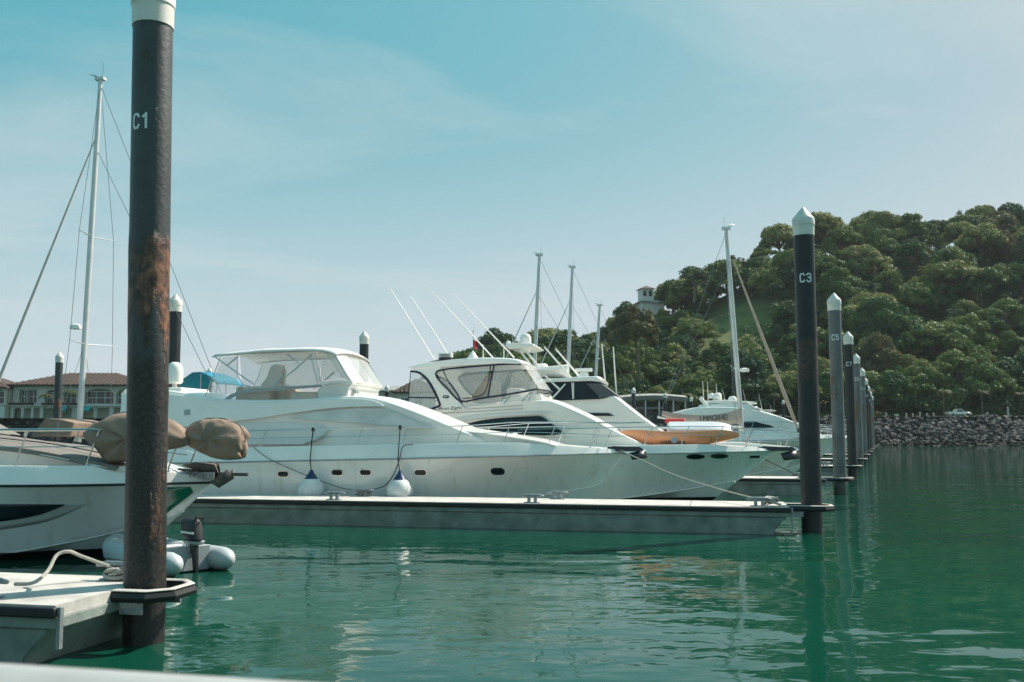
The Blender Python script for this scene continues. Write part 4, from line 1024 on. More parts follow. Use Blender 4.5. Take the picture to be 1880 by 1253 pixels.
for k in range(3):
    y0, y1 = -1.42 + k * .96, -1.42 + (k + 1) * .96 - .05
    q = MB(); a0, a1 = fr_[0], fr_[1]; bow_ = lambda y: .12 * (1 - (y / 1.5) ** 2)
    q.add([(a0.x + bow_(y0) * .6, y0, a0.z), (a0.x + bow_(y1) * .6, y1, a0.z), (a1.x + bow_(y1), y1, a1.z), (a1.x + bow_(y0), y0, a1.z)], [(0, 1, 2, 3)]); q.build('vinyl_windscreen', FOGVIN if k == 0 else VINYL, Y1.root, smooth=False, solid=.01)
wc = wtaper(1.5, 3.6, .0, -9.1, 1.0, .22)
Y1.house('flybridge_cowl', OFFW, Y1.px([(583, 733), (583, 714), (600, 706), (625, 701), (646, 703), (644, 710), (640, 713), (638, 730), (630, 734)], wc, -1.45), wc, .05, .03)
Y1.house('cowl_rim', WHITE, Y1.px([(590, 703), (615, 699), (630, 699), (649, 701), (648, 706), (625, 704), (610, 704), (590, 708)], wc, -1.45), lambda x, z: wc(x, z) + .05, .05, .015)
for y in (-.75, .25):
    q = MB(); P = [Vector((p.x, y, p.z)) for p in (Y1.F.pix(a, b_, y) for a, b_ in [(482, 735), (478, 706), (488, 694), (496, 672), (506, 668), (512, 680), (510, 706), (528, 708), (528, 735)])]
    q.slab(P, [p + Vector((0, .62, 0)) for p in P]); q.build('helm_seat', CREAM, Y1.root, bevel=.05)
q = MB(); q.box(-12.6, -11.4, -1.2, 1.2, 3.5, 4.05); q.build('sun_pad', CREAM, Y1.root, bevel=.06)
q = MB(); q.box(-10.6, -9.2, -1.35, -.7, 3.5, 3.85); q.build('settee', CREAM, Y1.root, bevel=.05)
# aft radome, horn, light
p = Y1.F.pix(320, 716, -.9); q = MB(); q.box(p.x - .75, p.x + .5, -1.3, .5, p.z - .12, p.z + .06); q.build('radar_shelf', WHITE, Y1.root, bevel=.04)
q = MB(); q.lathe([(.12, 0), (.08, .08), (.08, .16)], 12, (p.x, -.9, p.z + .05)); q.build('dome_foot', OFFW, Y1.root); radome(Y1.root, (p.x, -.9, p.z + .2), .27, .74)
p = Y1.F.pix(662, 721, -.4); q = MB()
for k in (0, 1): q.box(p.x - .1, p.x + .12, -1.1 + k * .16, -.98 + k * .16, p.z - .06, p.z + .06)
q.build('horn', GREYP, Y1.root, bevel=.02)

# ------------------------------------------------------------------ hardtop yacht
Y2 = Boat('motor_yacht', 'white hardtop sedan yacht with navy framed clear curtains and an orange kayak on its bow', 'yacht', (9.67, 34.47), 17.0, 4.8, 7.5, (1.88, 1.55), 2.3, lambda d: .06 + .24 * min(1, d / 2.5), HULLB)
Y2.hull(GREYP)
for px, py in ((1277, 839), (1321, 838)): porthole(Y2, px, py, .60, .14, 'ellipse')
pt = Y2.F.on(1190, 841, Y2.side_xz); Y2.plate('hull_vent', WHITE, [(pt.x - .14, pt.z + .06), (pt.x + .14, pt.z + .05), (pt.x + .06, pt.z - .06), (pt.x - .02, pt.z - .08)], Y2.side_xz, .06, .05)
pt = Y2.F.on(1386, 839, Y2.side_xz); Y2.plate('hull_hatch', GLASS, [(pt.x - .17, pt.z + .04), (pt.x + .2, pt.z + .04), (pt.x + .15, pt.z - .05), (pt.x - .2, pt.z - .05)], Y2.side_xz, .02, .01)
w2 = wtaper(1.95, 2.1, .15, -8.6, 3.8, .35)
t2 = sm(Y2.px([(640, 752), (720, 757), (800, 752), (850, 745), (920, 739), (990, 736), (1015, 738), (1050, 752), (1085, 768), (1120, 787), (1160, 806), (1180, 815)], w2), 2)
Y2.house('superstructure', WHITE, [(t2[0][0], 2.05)] + t2 + [(t2[-1][0] + .04, 2.05)], w2, .10, .07)
sw = sm(Y2.px([(845, 783), (880, 773), (930, 767), (990, 764)], w2), 3) + Y2.px([(997, 766), (1037, 797), (1000, 800), (900, 797), (850, 790)], w2)
Y2.plate('side_window', GLASS, sw, w2, .03, .015)
band = sm(Y2.px([(800, 776), (860, 764), (930, 759), (1000, 757), (1003, 760), (930, 764), (870, 770), (805, 783)], w2), 2); Y2.plate('window_brow', OFFW, band, w2, .08, .06, bevel=.015)
for l in ([(858, 751), (960, 744), (960, 745.2), (858, 752.2)], [(805, 759), (880, 755), (960, 750), (960, 751.2), (880, 756.2), (805, 760.5)]): Y2.plate('coachline', GREYP, Y2.px(l, w2), w2, .012, .006)
# enclosed bridge
wb = wtaper(1.80, 3.6, .10, -9.3, 1.6, .22)
ht = sm(Y2.px([(748, 676), (775, 668), (820, 662), (880, 658), (930, 659), (950, 662), (959, 667)], wb), 2) + Y2.px([(956, 670), (920, 668), (880, 670), (800, 675), (760, 679)], wb)
hto = Y2.house('hardtop', WHITE, ht, lambda x, z: wb(x, z) + .05, .12, .04)
wing = sm(Y2.px([(760, 677), (785, 674), (812, 674), (802, 681), (800, 690), (810, 706), (830, 726), (846, 742), (856, 752)], wb), 2) + sm(Y2.px([(812, 758), (808, 740), (800, 718), (786, 696), (772, 684), (762, 682)], wb), 2)
Y2.plate('hardtop_wing', WHITE, wing, wb, .09, .02, bevel=.02)
lowc = Y2.px([(846, 741), (920, 728), (984, 716), (988, 722), (985, 738), (920, 741), (856, 748)], wb); Y2.plate('clear_coaming', VINYL, lowc, wb, .012, .0)
for nm, l in (('curtain', [(803, 683), (826, 678), (905, 673), (862, 733), (845, 736), (812, 702)]), ('curtain', [(907, 673), (954, 670), (983, 714), (896, 729)]), ('aft_curtain', [(755, 682), (772, 687), (792, 708), (806, 742), (800, 748), (785, 754), (750, 742)])):
    Y2.plate(nm, clear_mat('curtain_vinyl', (.62, .63, .62), .72, .1) if nm == 'curtain' else VINYL, Y2.px(l, wb), wb, .01, .0)
def edging(bt, l, wf, r, nm='navy_edging', mat=NAVY, n=3):
    P = sm(bt.px(l, wf), n)
    for sg in (-1, 1):
        q = MB(); q.tube([(x, sg * (wf(x, z) + .015), z) for x, z in P], r, 6); q.build(nm, mat, bt.root)
edging(Y2, [(957, 669), (930, 669), (900, 671), (850, 675), (815, 679), (801, 684), (804, 695), (822, 714), (846, 737), (880, 732), (930, 725), (985, 715)], wb, .035)
edging(Y2, [(907, 672), (901, 700), (896, 729)], wb, .03); edging(Y2, [(901, 672), (897, 700), (889, 722), (870, 730), (850, 732)], wb, .018); edging(Y2, [(814, 680), (822, 698), (846, 733)], wb, .018)
edging(Y2, [(754, 682), (770, 685), (785, 698), (797, 718), (807, 740), (806, 746), (785, 754)], wb, .045); edging(Y2, [(754, 683), (751, 720), (750, 742)], wb, .015); edging(Y2, [(750, 730), (800, 731)], wb, .025)
fa, fb = Y2.F.on(956, 669, wb), Y2.F.on(985, 715, wb)
for k in range(4):
    y0 = -1.38 + k * .70; y1 = y0 + .66; bw = lambda y: .25 * (1 - (y / 1.6) ** 2); q = MB()
    q.add([(fa.x + bw(y0) * .7, y0, fa.z), (fa.x + bw(y1) * .7, y1, fa.z), (fb.x + bw(y1), y1, fb.z), (fb.x + bw(y0), y0, fb.z)], [(0, 1, 2, 3)]); q.build('bridge_windscreen', VINYL, Y2.root, smooth=False, solid=.012)
q = MB(); q.tube([(fb.x + bw(y) + .01, y, fb.z) for y in [-1.6 + .2 * k for k in range(17)]], .03, 6); q.build('windscreen_edging', NAVY, Y2.root)
Y2.house('bridge_cowl', WHITE, Y2.px([(915, 741), (920, 733), (978, 723), (990, 723), (994, 738)], wb), lambda x, z: wb(x, z) * .8, .03, .03)
for l in ([(925, 742), (936, 728)], [(958, 738), (972, 722)], [(970, 737), (977, 720)]):
    edging(Y2, l, wb, .018, 'coaming_stay', STEEL, 1)
q = MB(); q.box(-11.3, -10.4, -.7, .5, 3.7, 4.55); q.build('helm_seat', CREAM, Y2.root, bevel=.08)
q = MB(); q.box(-9.9, -9.3, -1.0, .8, 3.7, 4.25); q.build('helm_console', WHITE, Y2.root, bevel=.08)
p = Y2.F.on(819, 729, wb); Y2.plate('oval_badge', GLASS, ellipse(p.x, p.z, .26, .12), wb, .02, .04)
Y2.plate('badge_mark', NUMW, [(p.x - .09, p.z - .02), (p.x - .02, p.z + .02), (p.x + .09, p.z + .01), (p.x + .02, p.z - .01)], wb, .01, .046)
# script name on the side
tmn = text_mesh('Ann Eight', .17); p = Y2.F.on(829, 750, w2)
ob = bpy.data.objects.new('boat_name', tmn); tmn.materials.append(BLACK); COL.objects.link(ob); ob.parent = Y2.root
for v in tmn.vertices:
    x, z = p.x + v.co.x * 1.35 + v.co.y * .45, p.z + v.co.y + v.co.x * .06
    v.co = (x, -(max(w2(x, z), wb(x, z) + .02) + .012), z)
# roof gear
hz = lambda px, py, y: (lambda q: (q.x, y, q.z))(Y2.F.pix(px, py, y))
q = MB(); a = hz(818, 660, -.9); q.lathe([(.24, -.05), (.27, 0), (.27, .04), (.24, .06)], 16, a); rb = q.build('radar_base', BLACK, Y2.root)
q = MB(); q.box(a[0] - .28, a[0] + .28, -1.02, -.78, a[2] + .07, a[2] + .24); ro_ = q.build('radar_scanner', OFFW, Y2.root, bevel=.03)
rt = text_mesh('NAVAU', .12, .004); rt.materials.append(BLACK); o = bpy.data.objects.new('lettering', rt); o.parent = ro_; COL.objects.link(o)
for v in rt.vertices: v.co = (a[0] + v.co.x, -1.023, a[2] + .155 + v.co.y)
q = MB(); q.lathe([(.26, -.1), (.22, .02), (.06, .24), (.0, .30)], 18, hz(868, 658, -.3)); q.build('cone_dome', WHITE, Y2.root)
for a_, b_, y in (((797, 661), (717, 531), -1.2), ((826, 657), (754, 544), .4), ((905, 657), (785, 527), -1.2), ((944, 657), (833, 541), .4)): whip(Y2.root, hz(*a_, y), hz(*b_, y), .03)
for a_, b_ in (((799, 662), (798, 646)), ((925, 660), (925, 630)), ((887, 660), (887, 632))): whip(Y2.root, hz(*a_, .2), hz(*b_, .2), .02)
# courtesy flag on its halyard
fl = empty('courtesy_flag', Y2.F.world(hz(869, 652, 0)), 0, 'small red and dark flag on a staff above the hardtop yacht', 'flag')
f0 = Y2.F.world(hz(869, 652, 0)); f1_ = at(867.5, 608, f0.y); s_ = (f1_ - f0).z
q = MB(); q.tube([(0, 0, -.03), (-.02, 0, s_)], .012, 6); q.lathe([(.0, s_ - .02), (.025, s_), (.0, s_ + .05)], 8); q.build('staff', WIRE, fl)
for nm, m_, x0, x1, dz in (('red_field', RED, 0, .13, 0), ('dark_field', NAVY, .13, .22, .03)):
    q = MB(); q.grid(lambda u, v: (x0 + (x1 - x0) * u, .04 * math.sin(6 * u + 3 * v), s_ * .64 - .33 * v - u * .08 + dz), 4, 5); q.build(nm, m_, fl, solid=.006)
Y2.rail([9.5, 7.6, 6.0, 4.6, 3.3, 2.1, 1.0, .2], lambda d: .66, lean=.42, pul=.35, stan=[7.6, 6.0, 4.6, 3.3, 2.1, 1.0])
anchor(Y2, .35, 1.98, 1.25, bpy.data.materials['anchor_dark'])
# hand rail along the cabin side
q = MB(); hp_ = sm(Y2.px([(846, 787), (930, 786), (1010, 784), (1060, 784)], w2), 2); q.tube([(x, -(w2(x, z) + .10), z) for x, z in hp_], .025, 6); q.build('hand_rail', WHITE, Y2.root)

# kayak and upturned tender on the foredeck
def spine_shell(path, half_w, hgt, n=14):
    pass
KF = Y2.F
k0, k1 = KF.pix(1128, 795, -.75), KF.pix(1357, 797, -.75)
KO = KF.world(((k0.x + k1.x) / 2, -.75, 0)); KL = (k1.x - k0.x) / 2
ky = empty('kayak', (KO.x, KO.y, 0), FA, 'orange sit on top kayak lying on the bow of the hardtop yacht', 'kayak')
kd = KF.pix(1240, 819, -.75).z; 
def kz(t): return kd + .02 + .30 * abs(t) ** 2.6
rings = []
for i in range(29):
    t = -1 + 2 * i / 28; w = .36 * (1 - abs(t) ** 2.4) + .015; zb = kz(t); h = .54 - .12 * abs(t) ** 2 - .03 * math.exp(-(t * 3.2) ** 2); h *= (.35 + .65 * (1 - abs(t) ** 6))
    rings.append([(t * KL, w * x, zb + h * z) for x, z in ((0, 0), (-.55, .06), (-.9, .32), (-1, .62), (-.93, .86), (-.74, 1.0), (-.55, .84), (0, .66), (.55, .84), (.74, 1.0), (.93, .86), (1, .62), (.9, .32), (.55, .06))])
q = MB(); q.rings(rings); kh = q.build('hull', ORANGE, ky)
kw = lambda t: .36 * (1 - abs(t) ** 2.4)
q = MB(); q.lathe([(.0, -.02), (.12, -.02), (.13, .0), (.12, .03), (.0, .035)], 14, (-.05, -kw(0) - .005, kd + .22), Matrix.Rotation(R(78), 3, 'X')); q.build('hatch', GREYP, ky)
kt = text_mesh('OCEAN KAYAK', .13, .003); kt.materials.append(BLACK); o = bpy.data.objects.new('lettering', kt); o.parent = ky; COL.objects.link(o)
for v in kt.vertices: v.co = (-.10 + v.co.x, -kw(.03) * .985 - .006, kd + .125 + v.co.y)
q = MB(); q.add([(-.28, -.372, kd + .205), (-.1, -.374, kd + .185), (.12, -.372, kd + .21), (.1, -.374, kd + .195), (-.08, -.376, kd + .168), (-.27, -.374, kd + .19)], [(0, 1, 4, 5), (1, 2, 3, 4)]); q.build('wave_emblem', BLACK, ky, smooth=False, fix=False)
for t in (-.72, .55):
    q = MB(); q.tube([(t * KL, -kw(t) - .015, kd + .1), (t * KL + .03, -kw(t) * .9, kd + .43), (t * KL + .05, 0, kd + .40), (t * KL + .03, kw(t) * .9, kd + .43)], .012, 5); q.build('strap', BLACK, ky)
for sgn, t in ((-1, -.93), (1, .95)):
    q = MB(); q.tube([(t * KL - .08, -.06, kz(t) + .28), (t * KL, -.07, kz(t) + .33), (t * KL + .08, -.05, kz(t) + .27)], .02, 6); q.build('carry_handle', BLACK, ky)
tn0, tn1 = KF.pix(1228, 790, .8), KF.pix(1342, 790, .8); TO = KF.world(((tn0.x + tn1.x) / 2, .8, 0)); TL = (tn1.x - tn0.x) / 2
td = empty('tender', (TO.x, TO.y, 0), FA, 'upturned pale grey inflatable tender behind the orange kayak', 'dinghy'); tz = kd + .30
q = MB(); q.rings([[(t * TL, .62 * y * (1 - .5 * max(0, t) ** 3), tz + z * (1 - .25 * max(0, t) ** 4)) for y, z in ((-1, 0), (-1.02, .2), (-.9, .38), (-.5, .46), (0, .62), (.5, .46), (.9, .38), (1.02, .2), (1, 0))] for t in [-1 + i / 9 for i in range(19)]]); q.build('hull', M('tender_pale', (.60, .63, .66), rough=.4, var=.06), td, bevel=.03)
for sg in (-1, 1):
    q = MB(); q.tube([(t * TL, sg * .62 * (1 - .5 * max(0, t) ** 3), tz + .16) for t in [-1.05 + 2.1 * i / 14 for i in range(15)]], [.06] + [.2] * 13 + [.08], 10); q.build('tube', GREYT, td)

# ------------------------------------------------------------------ dark windowed yacht behind
Y3 = Boat('motor_yacht', 'white sport yacht with dark wraparound windows, radar arch and a tender on its roof', 'yacht', (13.6, 43.4), 18.5, 5.0, 8.5, (1.75, 1.55), 2.2, lambda d: .08 + .3 * min(1, d / 3), HULLW)
Y3.hull(GREYP)
w3 = wtaper(2.0, 2.1, .15, -9.5, 4.0, .35)
t3 = Y3.px([(930, 737), (1000, 736), (1060, 733), (1128, 727), (1142, 738), (1160, 752), (1178, 766), (1198, 780), (1222, 796), (1300, 806)], w3)
Y3.house('superstructure', WHITE, [(t3[0][0], 2.0)] + t3 + [(t3[-1][0], 2.0)], w3, .08, .05)
Y3.plate('dark_stripe', GLASS, Y3.px([(1068, 758), (1118, 759), (1128, 764), (1088, 764)], w3), w3, .03, .01)
wc3 = wtaper(1.85, 4.0, .12, -9.6, 1.2, .2)
Y3.house('cabin_glass', GLASS, Y3.px([(995, 737), (992, 703), (1088, 700), (1100, 706), (1132, 728), (1100, 733)], wc3), wc3, .03, .02)
scr = [Y3.F.on(a, b_, wc3) for a, b_ in ((1077, 705), (1100, 704), (1130, 727), (1102, 731))]
MESH = M('windscreen_mesh', (.10, .11, .12), rough=.8, vs=20)
q = MB(); q.slab([(p.x, -(wc3(p.x, p.z) + .02), p.z) for p in scr], [(p.x, -(wc3(p.x, p.z) - .02), p.z) for p in scr]); q.build('window_mesh', MESH, Y3.root, smooth=False)
q = MB(); q.add([(scr[1].x + .03, -1.5, scr[1].z), (scr[1].x + .03, 1.5, scr[1].z), (scr[2].x + .06, 1.55, scr[2].z), (scr[2].x + .06, -1.55, scr[2].z)], [(0, 1, 2, 3)]); q.build('windscreen_cover', MESH, Y3.root, smooth=False, solid=.03)
for px in (1052,):
    Y3.plate('window_post', OFFW, Y3.px([(px - 3, 703), (px + 2, 703), (px + 2, 733), (px - 1, 733)], wc3), wc3, .03, .02)
Y3.house('hardtop', WHITE, Y3.px([(985, 703), (990, 697), (1060, 693), (1096, 692), (1104, 697), (1103, 702), (1085, 700)], wc3), lambda x, z: wc3(x, z) + .15, .1, .04)
def z3(px, py, y): q = Y3.F.pix(px, py, y); return Vector((q.x, y, q.z))
# roof tender, radar, arch
q = MB(); a_, b_ = z3(984, 690, -1.0), z3(1043, 690, -1.0); n_ = 12
q.rings([[(a_.x + (b_.x - a_.x) * i / n_, -1.0 + .55 * y * (1 - .7 * (i / n_) ** 3), a_.z + .05 + .42 * z * (1 + .25 * (i / n_) ** 2)) for y, z in ((0, -.25), (-.7, .0), (-1, .45), (-.75, .8), (0, .9), (.75, .8), (1, .45), (.7, .0))] for i in range(n_ + 1)]); q.build('roof_tender', CANVAS, Y3.root)
p = z3(1072, 690, .3); q = MB(); q.lathe([(.26, -.15), (.22, .12), (.15, .2)], 14, p); q.box(p.x - .42, p.x + .42, .15, .45, p.z + .2, p.z + .36); q.build('radar', WHITE, Y3.root, bevel=.03)
p = z3(993, 676, -.6); q = MB(); q.lathe([(.32, -.1), (.36, 0), (.36, .12), (.28, .2), (.0, .22)], 16, p); q.build('small_dome', WHITE, Y3.root)
for y in (-1.2, 1.2):
    for l in ([(955, 644), (972, 668), (985, 690)], [(965, 644), (984, 668), (998, 690)]):
        q = MB(); q.tube([z3(*k, y) for k in l], .05, 8); q.build('arch_leg', WHITE, Y3.root)
q = MB(); c_ = [z3(*k, 0) for k in ((935, 639), (950, 634), (985, 635), (992, 640), (975, 644), (945, 645))]; q.slab([(p.x, -1.35, p.z) for p in c_], [(p.x, 1.35, p.z) for p in c_]); q.build('arch_top', WHITE, Y3.root, bevel=.05)
p = z3(965, 635, -.2); radome(Y3.root, tuple(p), .29, .60)
p = z3(933, 641, -.9); q = MB(); q.tube([p, p + Vector((0, 0, .2))], .03, 6); q.build('dome_foot', WHITE, Y3.root); radome(Y3.root, tuple(p + Vector((0, 0, .2))), .12, .2)
p = z3(953, 668, -.9); radome(Y3.root, tuple(p - Vector((0, 0, .2))), .16, .34)
for a_, b_, y in (((1050, 696), (999, 637), -1.6), ((1064, 692), (1020, 641), 1.4), ((1027, 715), (1000, 690), -1.9), ((1010, 736), (1038, 705), -1.9)):
    q = MB(); q.tube([z3(*a_, y), z3(*b_, y)], [.055, .035], 7); q.build('outrigger', WHITE, Y3.root)
Y3.rail([9, 7, 5.2, 3.5, 2.0, .8, .2], lambda d: .7, lean=.3, pul=.3)
anchor(Y3, .2, 1.9, 1.1)

# ------------------------------------------------------------------ streamlined yacht farther along
Y5 = Boat('motor_yacht', 'streamlined white express yacht with long dark side window, behind the lettered sail cover', 'yacht', (21.0, 61.5), 18, 5.0, 8.5, (2.2, 1.7), 2.4, lambda d: .1 + .35 * min(1, d / 3), HULLW)
Y5.hull(GREYP)
strip(Y5, 'hull_window', GLASS, [(-5.2 + 3.3 * k / 8, 1.5 + .12 * k / 8) for k in range(9)], [(-4.8 + 3.3 * k / 8, 1.2 + .22 * k / 8) for k in range(9)], Y5.side_xz)
w5 = wtaper(2.0, 2.4, .2, -8.5, 5, .45)
t5 = sm(Y5.px([(1230, 760), (1275, 750), (1330, 748), (1380, 752), (1430, 765), (1470, 780), (1505, 793)], w5), 3)
Y5.house('superstructure', WHITE, [(t5[0][0], 2.2)] + t5 + [(t5[-1][0], 2.2)], w5, .1, .05)
Y5.plate('side_window', GLASS, sm(Y5.px([(1345, 776), (1380, 774), (1420, 777), (1448, 785)], w5), 3) + Y5.px([(1430, 787), (1345, 787)], w5), w5, .03, .01)
wf5 = wtaper(1.6, 4, .15, -10, 2, .3)
Y5.house('flybridge', WHITE, Y5.px([(1275, 752), (1285, 744), (1330, 741), (1375, 742), (1400, 752)], wf5), wf5, .05, .05)
Y5.house('hardtop', WHITE, Y5.px([(1290, 737), (1330, 735), (1385, 738), (1390, 741), (1335, 741), (1295, 741)], wf5), wf5, .06, .03)
def z5(px, py, y=0): q = Y5.F.pix(px, py, y); return Vector((q.x, y, q.z))
for y in (-1.2, 1.2):
    q = MB(); q.tube([z5(1285, 730, y), z5(1300, 748, y)], .12, 8); q.build('arch_leg', WHITE, Y5.root)
    q = MB(); q.tube([z5(1372, 740, y), z5(1385, 750, y)], .06, 8); q.build('arch_leg', WHITE, Y5.root)
for px, py, r, h in ((1317, 731, .3, .5), (1345, 736, .28, .45), (1306, 728, .2, .35)): radome(Y5.root, tuple(z5(px, py + 4)), r, h)
for a_, b_ in (((1292, 735), (1290, 700)), ((1300, 735), (1299, 700)), ((1316, 730), (1315, 705))): whip(Y5.root, z5(*a_), z5(*b_), .03)
Y5.rail([9, 7, 5.2, 3.5, 2.0, .8, .2], lambda d: .75, lean=.3, pul=.3)
# one more bow farther on
Y6 = Boat('motor_yacht', 'farther white motor yacht, only its bow showing past the C5 pile', 'yacht', (27.0, 76.5), 16, 4.8, 8, (2.2, 1.7), 2.2, lambda d: .1 + .35 * min(1, d / 3), HULLW)
Y6.hull(GREYP); w6 = wtaper(1.9, 2.4, .2, -8, 4, .4)
Y6.house('superstructure', WHITE, [(-14, 2.2), (-14, 3.9), (-9.5, 4.0), (-7.5, 3.4), (-5.4, 2.6), (-3.2, 2.2)], w6, .1, .08); Y6.plate('side_window', GLASS, [(-12.5, 3.0), (-9.2, 3.4), (-7.6, 3.1), (-8.5, 2.8)], w6, .03, .01)
Y6.rail([7, 5.2, 3.5, 2.0, .8, .2], lambda d: .7, lean=.3, pul=.3)

# farther boats along the row, mostly hidden
for k_, (bx_, by_, L_, hh_, lab_) in enumerate(((33.5, 92.0, 15, 4.6, 'farther white cruiser behind the express yacht, with a low cabin'), (39.5, 107.5, 16, 5.2, 'far white cruiser with a tall cabin, fourth boat past the C5 dock'), (45.0, 122.5, 15, 4.4, 'farthest white cruiser before the rock seawall'))):
    bt_ = Boat('motor_yacht', lab_, 'yacht', (bx_, by_), L_, 4.6, 7.5, (2.1, 1.6), 2.0, lambda d: .1 + .3 * min(1, d / 3), HULLW); bt_.hull(GREYP)
    wf_ = wtaper(1.8, 2.3, .2, -7.5, 4, .4); bt_.house('superstructure', WHITE, [(-13, 2.1), (-13, hh_ - .9), (-9.0, hh_ - .8), (-7.0, hh_ - 1.3), (-5.0, 2.7), (-3.2, 2.1)], wf_, .1, .08)
    bt_.plate('side_window', GLASS, [(-11.8, hh_ - 1.7), (-8.8, hh_ - 1.25), (-7.3, hh_ - 1.6), (-8.2, hh_ - 1.9)], wf_, .03, .01)
    bt_.house('hardtop', WHITE, [(-12.6, hh_), (-9.2, hh_ + .1), (-8.6, hh_ - .02), (-12.6, hh_ - .12)], lambda x, z: 1.6, .05, .03)
    for x_ in (-12.2, -9.3):
        for y_ in (-1.4, 1.4):
            q = MB(); q.tube([(x_, y_, hh_ - 1.0), (x_ - .1, y_, hh_ - .05)], .05, 6); q.build('hardtop_post', WHITE, bt_.root)
    radome(bt_.root, (-11.0, 0, hh_ + .1), .28, .45); whip(bt_.root, (-11.8, .8, hh_), (-12.3, .8, hh_ + 2.6), .03); whip(bt_.root, (-10.2, -.8, hh_), (-10.6, -.8, hh_ + 2.0), .03)
    bt_.rail([7, 5.2, 3.5, 2.0, .8, .2], lambda d: .7, lean=.3, pul=.3)

# ------------------------------------------------------------------ near left cruiser
A = Boat('motor_cruiser', 'pale grey cruiser with a dark hull window, its bow rail carrying tan covers, at left', 'boat', (-6.2, 19.3), 11.5, 3.7, 4.6, (1.50, 1.46), 1.7, lambda d: .10 + .28 * min(1, d / 1.6), HULLS)
A.hull(BLACK)
hpx = lambda l: sm(A.px(l, A.side_xz), 4)
strip(A, 'hull_window', GLASS, hpx([(-90, 926), (-30, 926), (30, 926), (80, 926), (120, 926.5)]), hpx([(-90, 966), (-30, 961), (30, 954), (78, 944), (119, 928)]), A.side_xz, .020, .02)
strip(A, 'window_recess', M('recess_grey', (.40, .42, .41), rough=.3), hpx([(-90, 925), (-30, 925), (30, 925), (90, 925), (157, 926)]), hpx([(-90, 984), (-30, 977), (40, 967), (95, 955), (156, 928)]), A.side_xz, .008, .015)
GREENREF = M('green_bow_reflection', (0.004, 0.11, 0.07), rough=0.15, var=.2, coat=.4)  # green water mirrored in the pale bow flare, put in as overlay colour
strip(A, 'bow_reflection', GREENREF, [(-1.25 + .9 * k / 8, 1.42) for k in range(9)], [(-1.25 + .9 * k / 8, .60 + .70 * k / 8) for k in range(9)], A.side_xz, .010, .015)
wA = wtaper(1.30, 1.8, .35, -3.2, 2.4, .5)
cA = sm(A.px([(-330, 790), (-150, 800), (-40, 815), (40, 824), (100, 834), (160, 846), (215, 857), (250, 864)], wA, -1.2), 3)
A.house('coachroof', WHITE, [(cA[0][0], 1.7)] + [(x, z - .05) for x, z in cA] + [(cA[-1][0] + .05, 1.7)], wA, .10, .05)
A.house('deck_cover', TAUPE, [(x, z + .012) for x, z in cA[:-3]] + [(x, z - .09) for x, z in reversed(cA[:-3])], lambda x, z: wA(x, z) * 1.005, .115, .02)
for f in (-.45, .1, .6):
    q = MB(); q.tube([(x, f * wA(x, z), z + .03 + .115 * (1 - f * f) * .9) for x, z in cA[2:-4]], .012, 5); q.build('cover_seam', BLACK, A.root)
wS = wtaper(1.25, 2.2, .3, -4.6, 1.5, .3)
A.house('windscreen_hood', TAUPE, A.px([(-420, 752), (-240, 758), (-130, 776), (-95, 800), (-110, 812), (-420, 800)], wS, -1.2), lambda x, z: wS(x, z) * .85, .12, .06)
A.rail([7.5, 6.0, 4.6, 3.4, 2.3, 1.35, .55], lambda d: .72, lean=.35, pul=-.05, r=.02, stan=[6.0, 4.6, 3.4, 2.1, .75])
# ground tackle
q = MB(); q.box(-.95, .12, -.13, -.09, 1.58, 1.72); q.box(-.95, .12, .09, .13, 1.58, 1.72); q.box(-.95, .1, -.09, .09, 1.57, 1.60); q.build('bow_roller', GALV, A.root, smooth=False)
DANC = M('anchor_steel', (.12, .115, .105), rough=.55, metal=.5, var=.4, vs=10)
q = MB(); q.tube([(-.75, 0, 1.75), (-.1, 0, 1.70), (.36, 0, 1.66)], .035, 6)
q.add([(-.55, -.2, 1.86), (-.2, -.28, 1.92), (.12, -.1, 1.88), (.2, 0, 1.60), (.12, .1, 1.88), (-.2, .28, 1.92), (-.55, .2, 1.86)], [(0, 1, 2, 3), (3, 4, 5, 6), (0, 3, 6)])
q.add([(.12, -.26, 1.52), (.42, -.12, 1.78), (.5, 0, 1.60), (.42, .12, 1.78), (.12, .26, 1.52), (.16, 0, 1.40)], [(0, 1, 2, 5), (5, 2, 3, 4)]); q.tube([(.45, 0, 1.67), (.80, 0, 1.67)], .025, 6)
q.build('anchor', DANC, A.root, solid=.03)
q = MB(); rn = random.Random(4)
for i in range(26):
    c_ = Vector((-1.05 + i * .036, -.12 + .09 * math.sin(i * 1.7) - (.12 if i < 12 else 0), 1.66 + .05 * math.sin(i * .9))); a_ = rn.uniform(0, 3.1)
    q.tube([c_ + Vector((math.cos(k * math.pi / 4) * .055 * math.cos(a_), math.cos(k * math.pi / 4) * .055 * math.sin(a_), math.sin(k * math.pi / 4) * .038)) for k in range(9)], .013, 5)
q.build('chain', GALV, A.root)['kind'] = 'stuff'

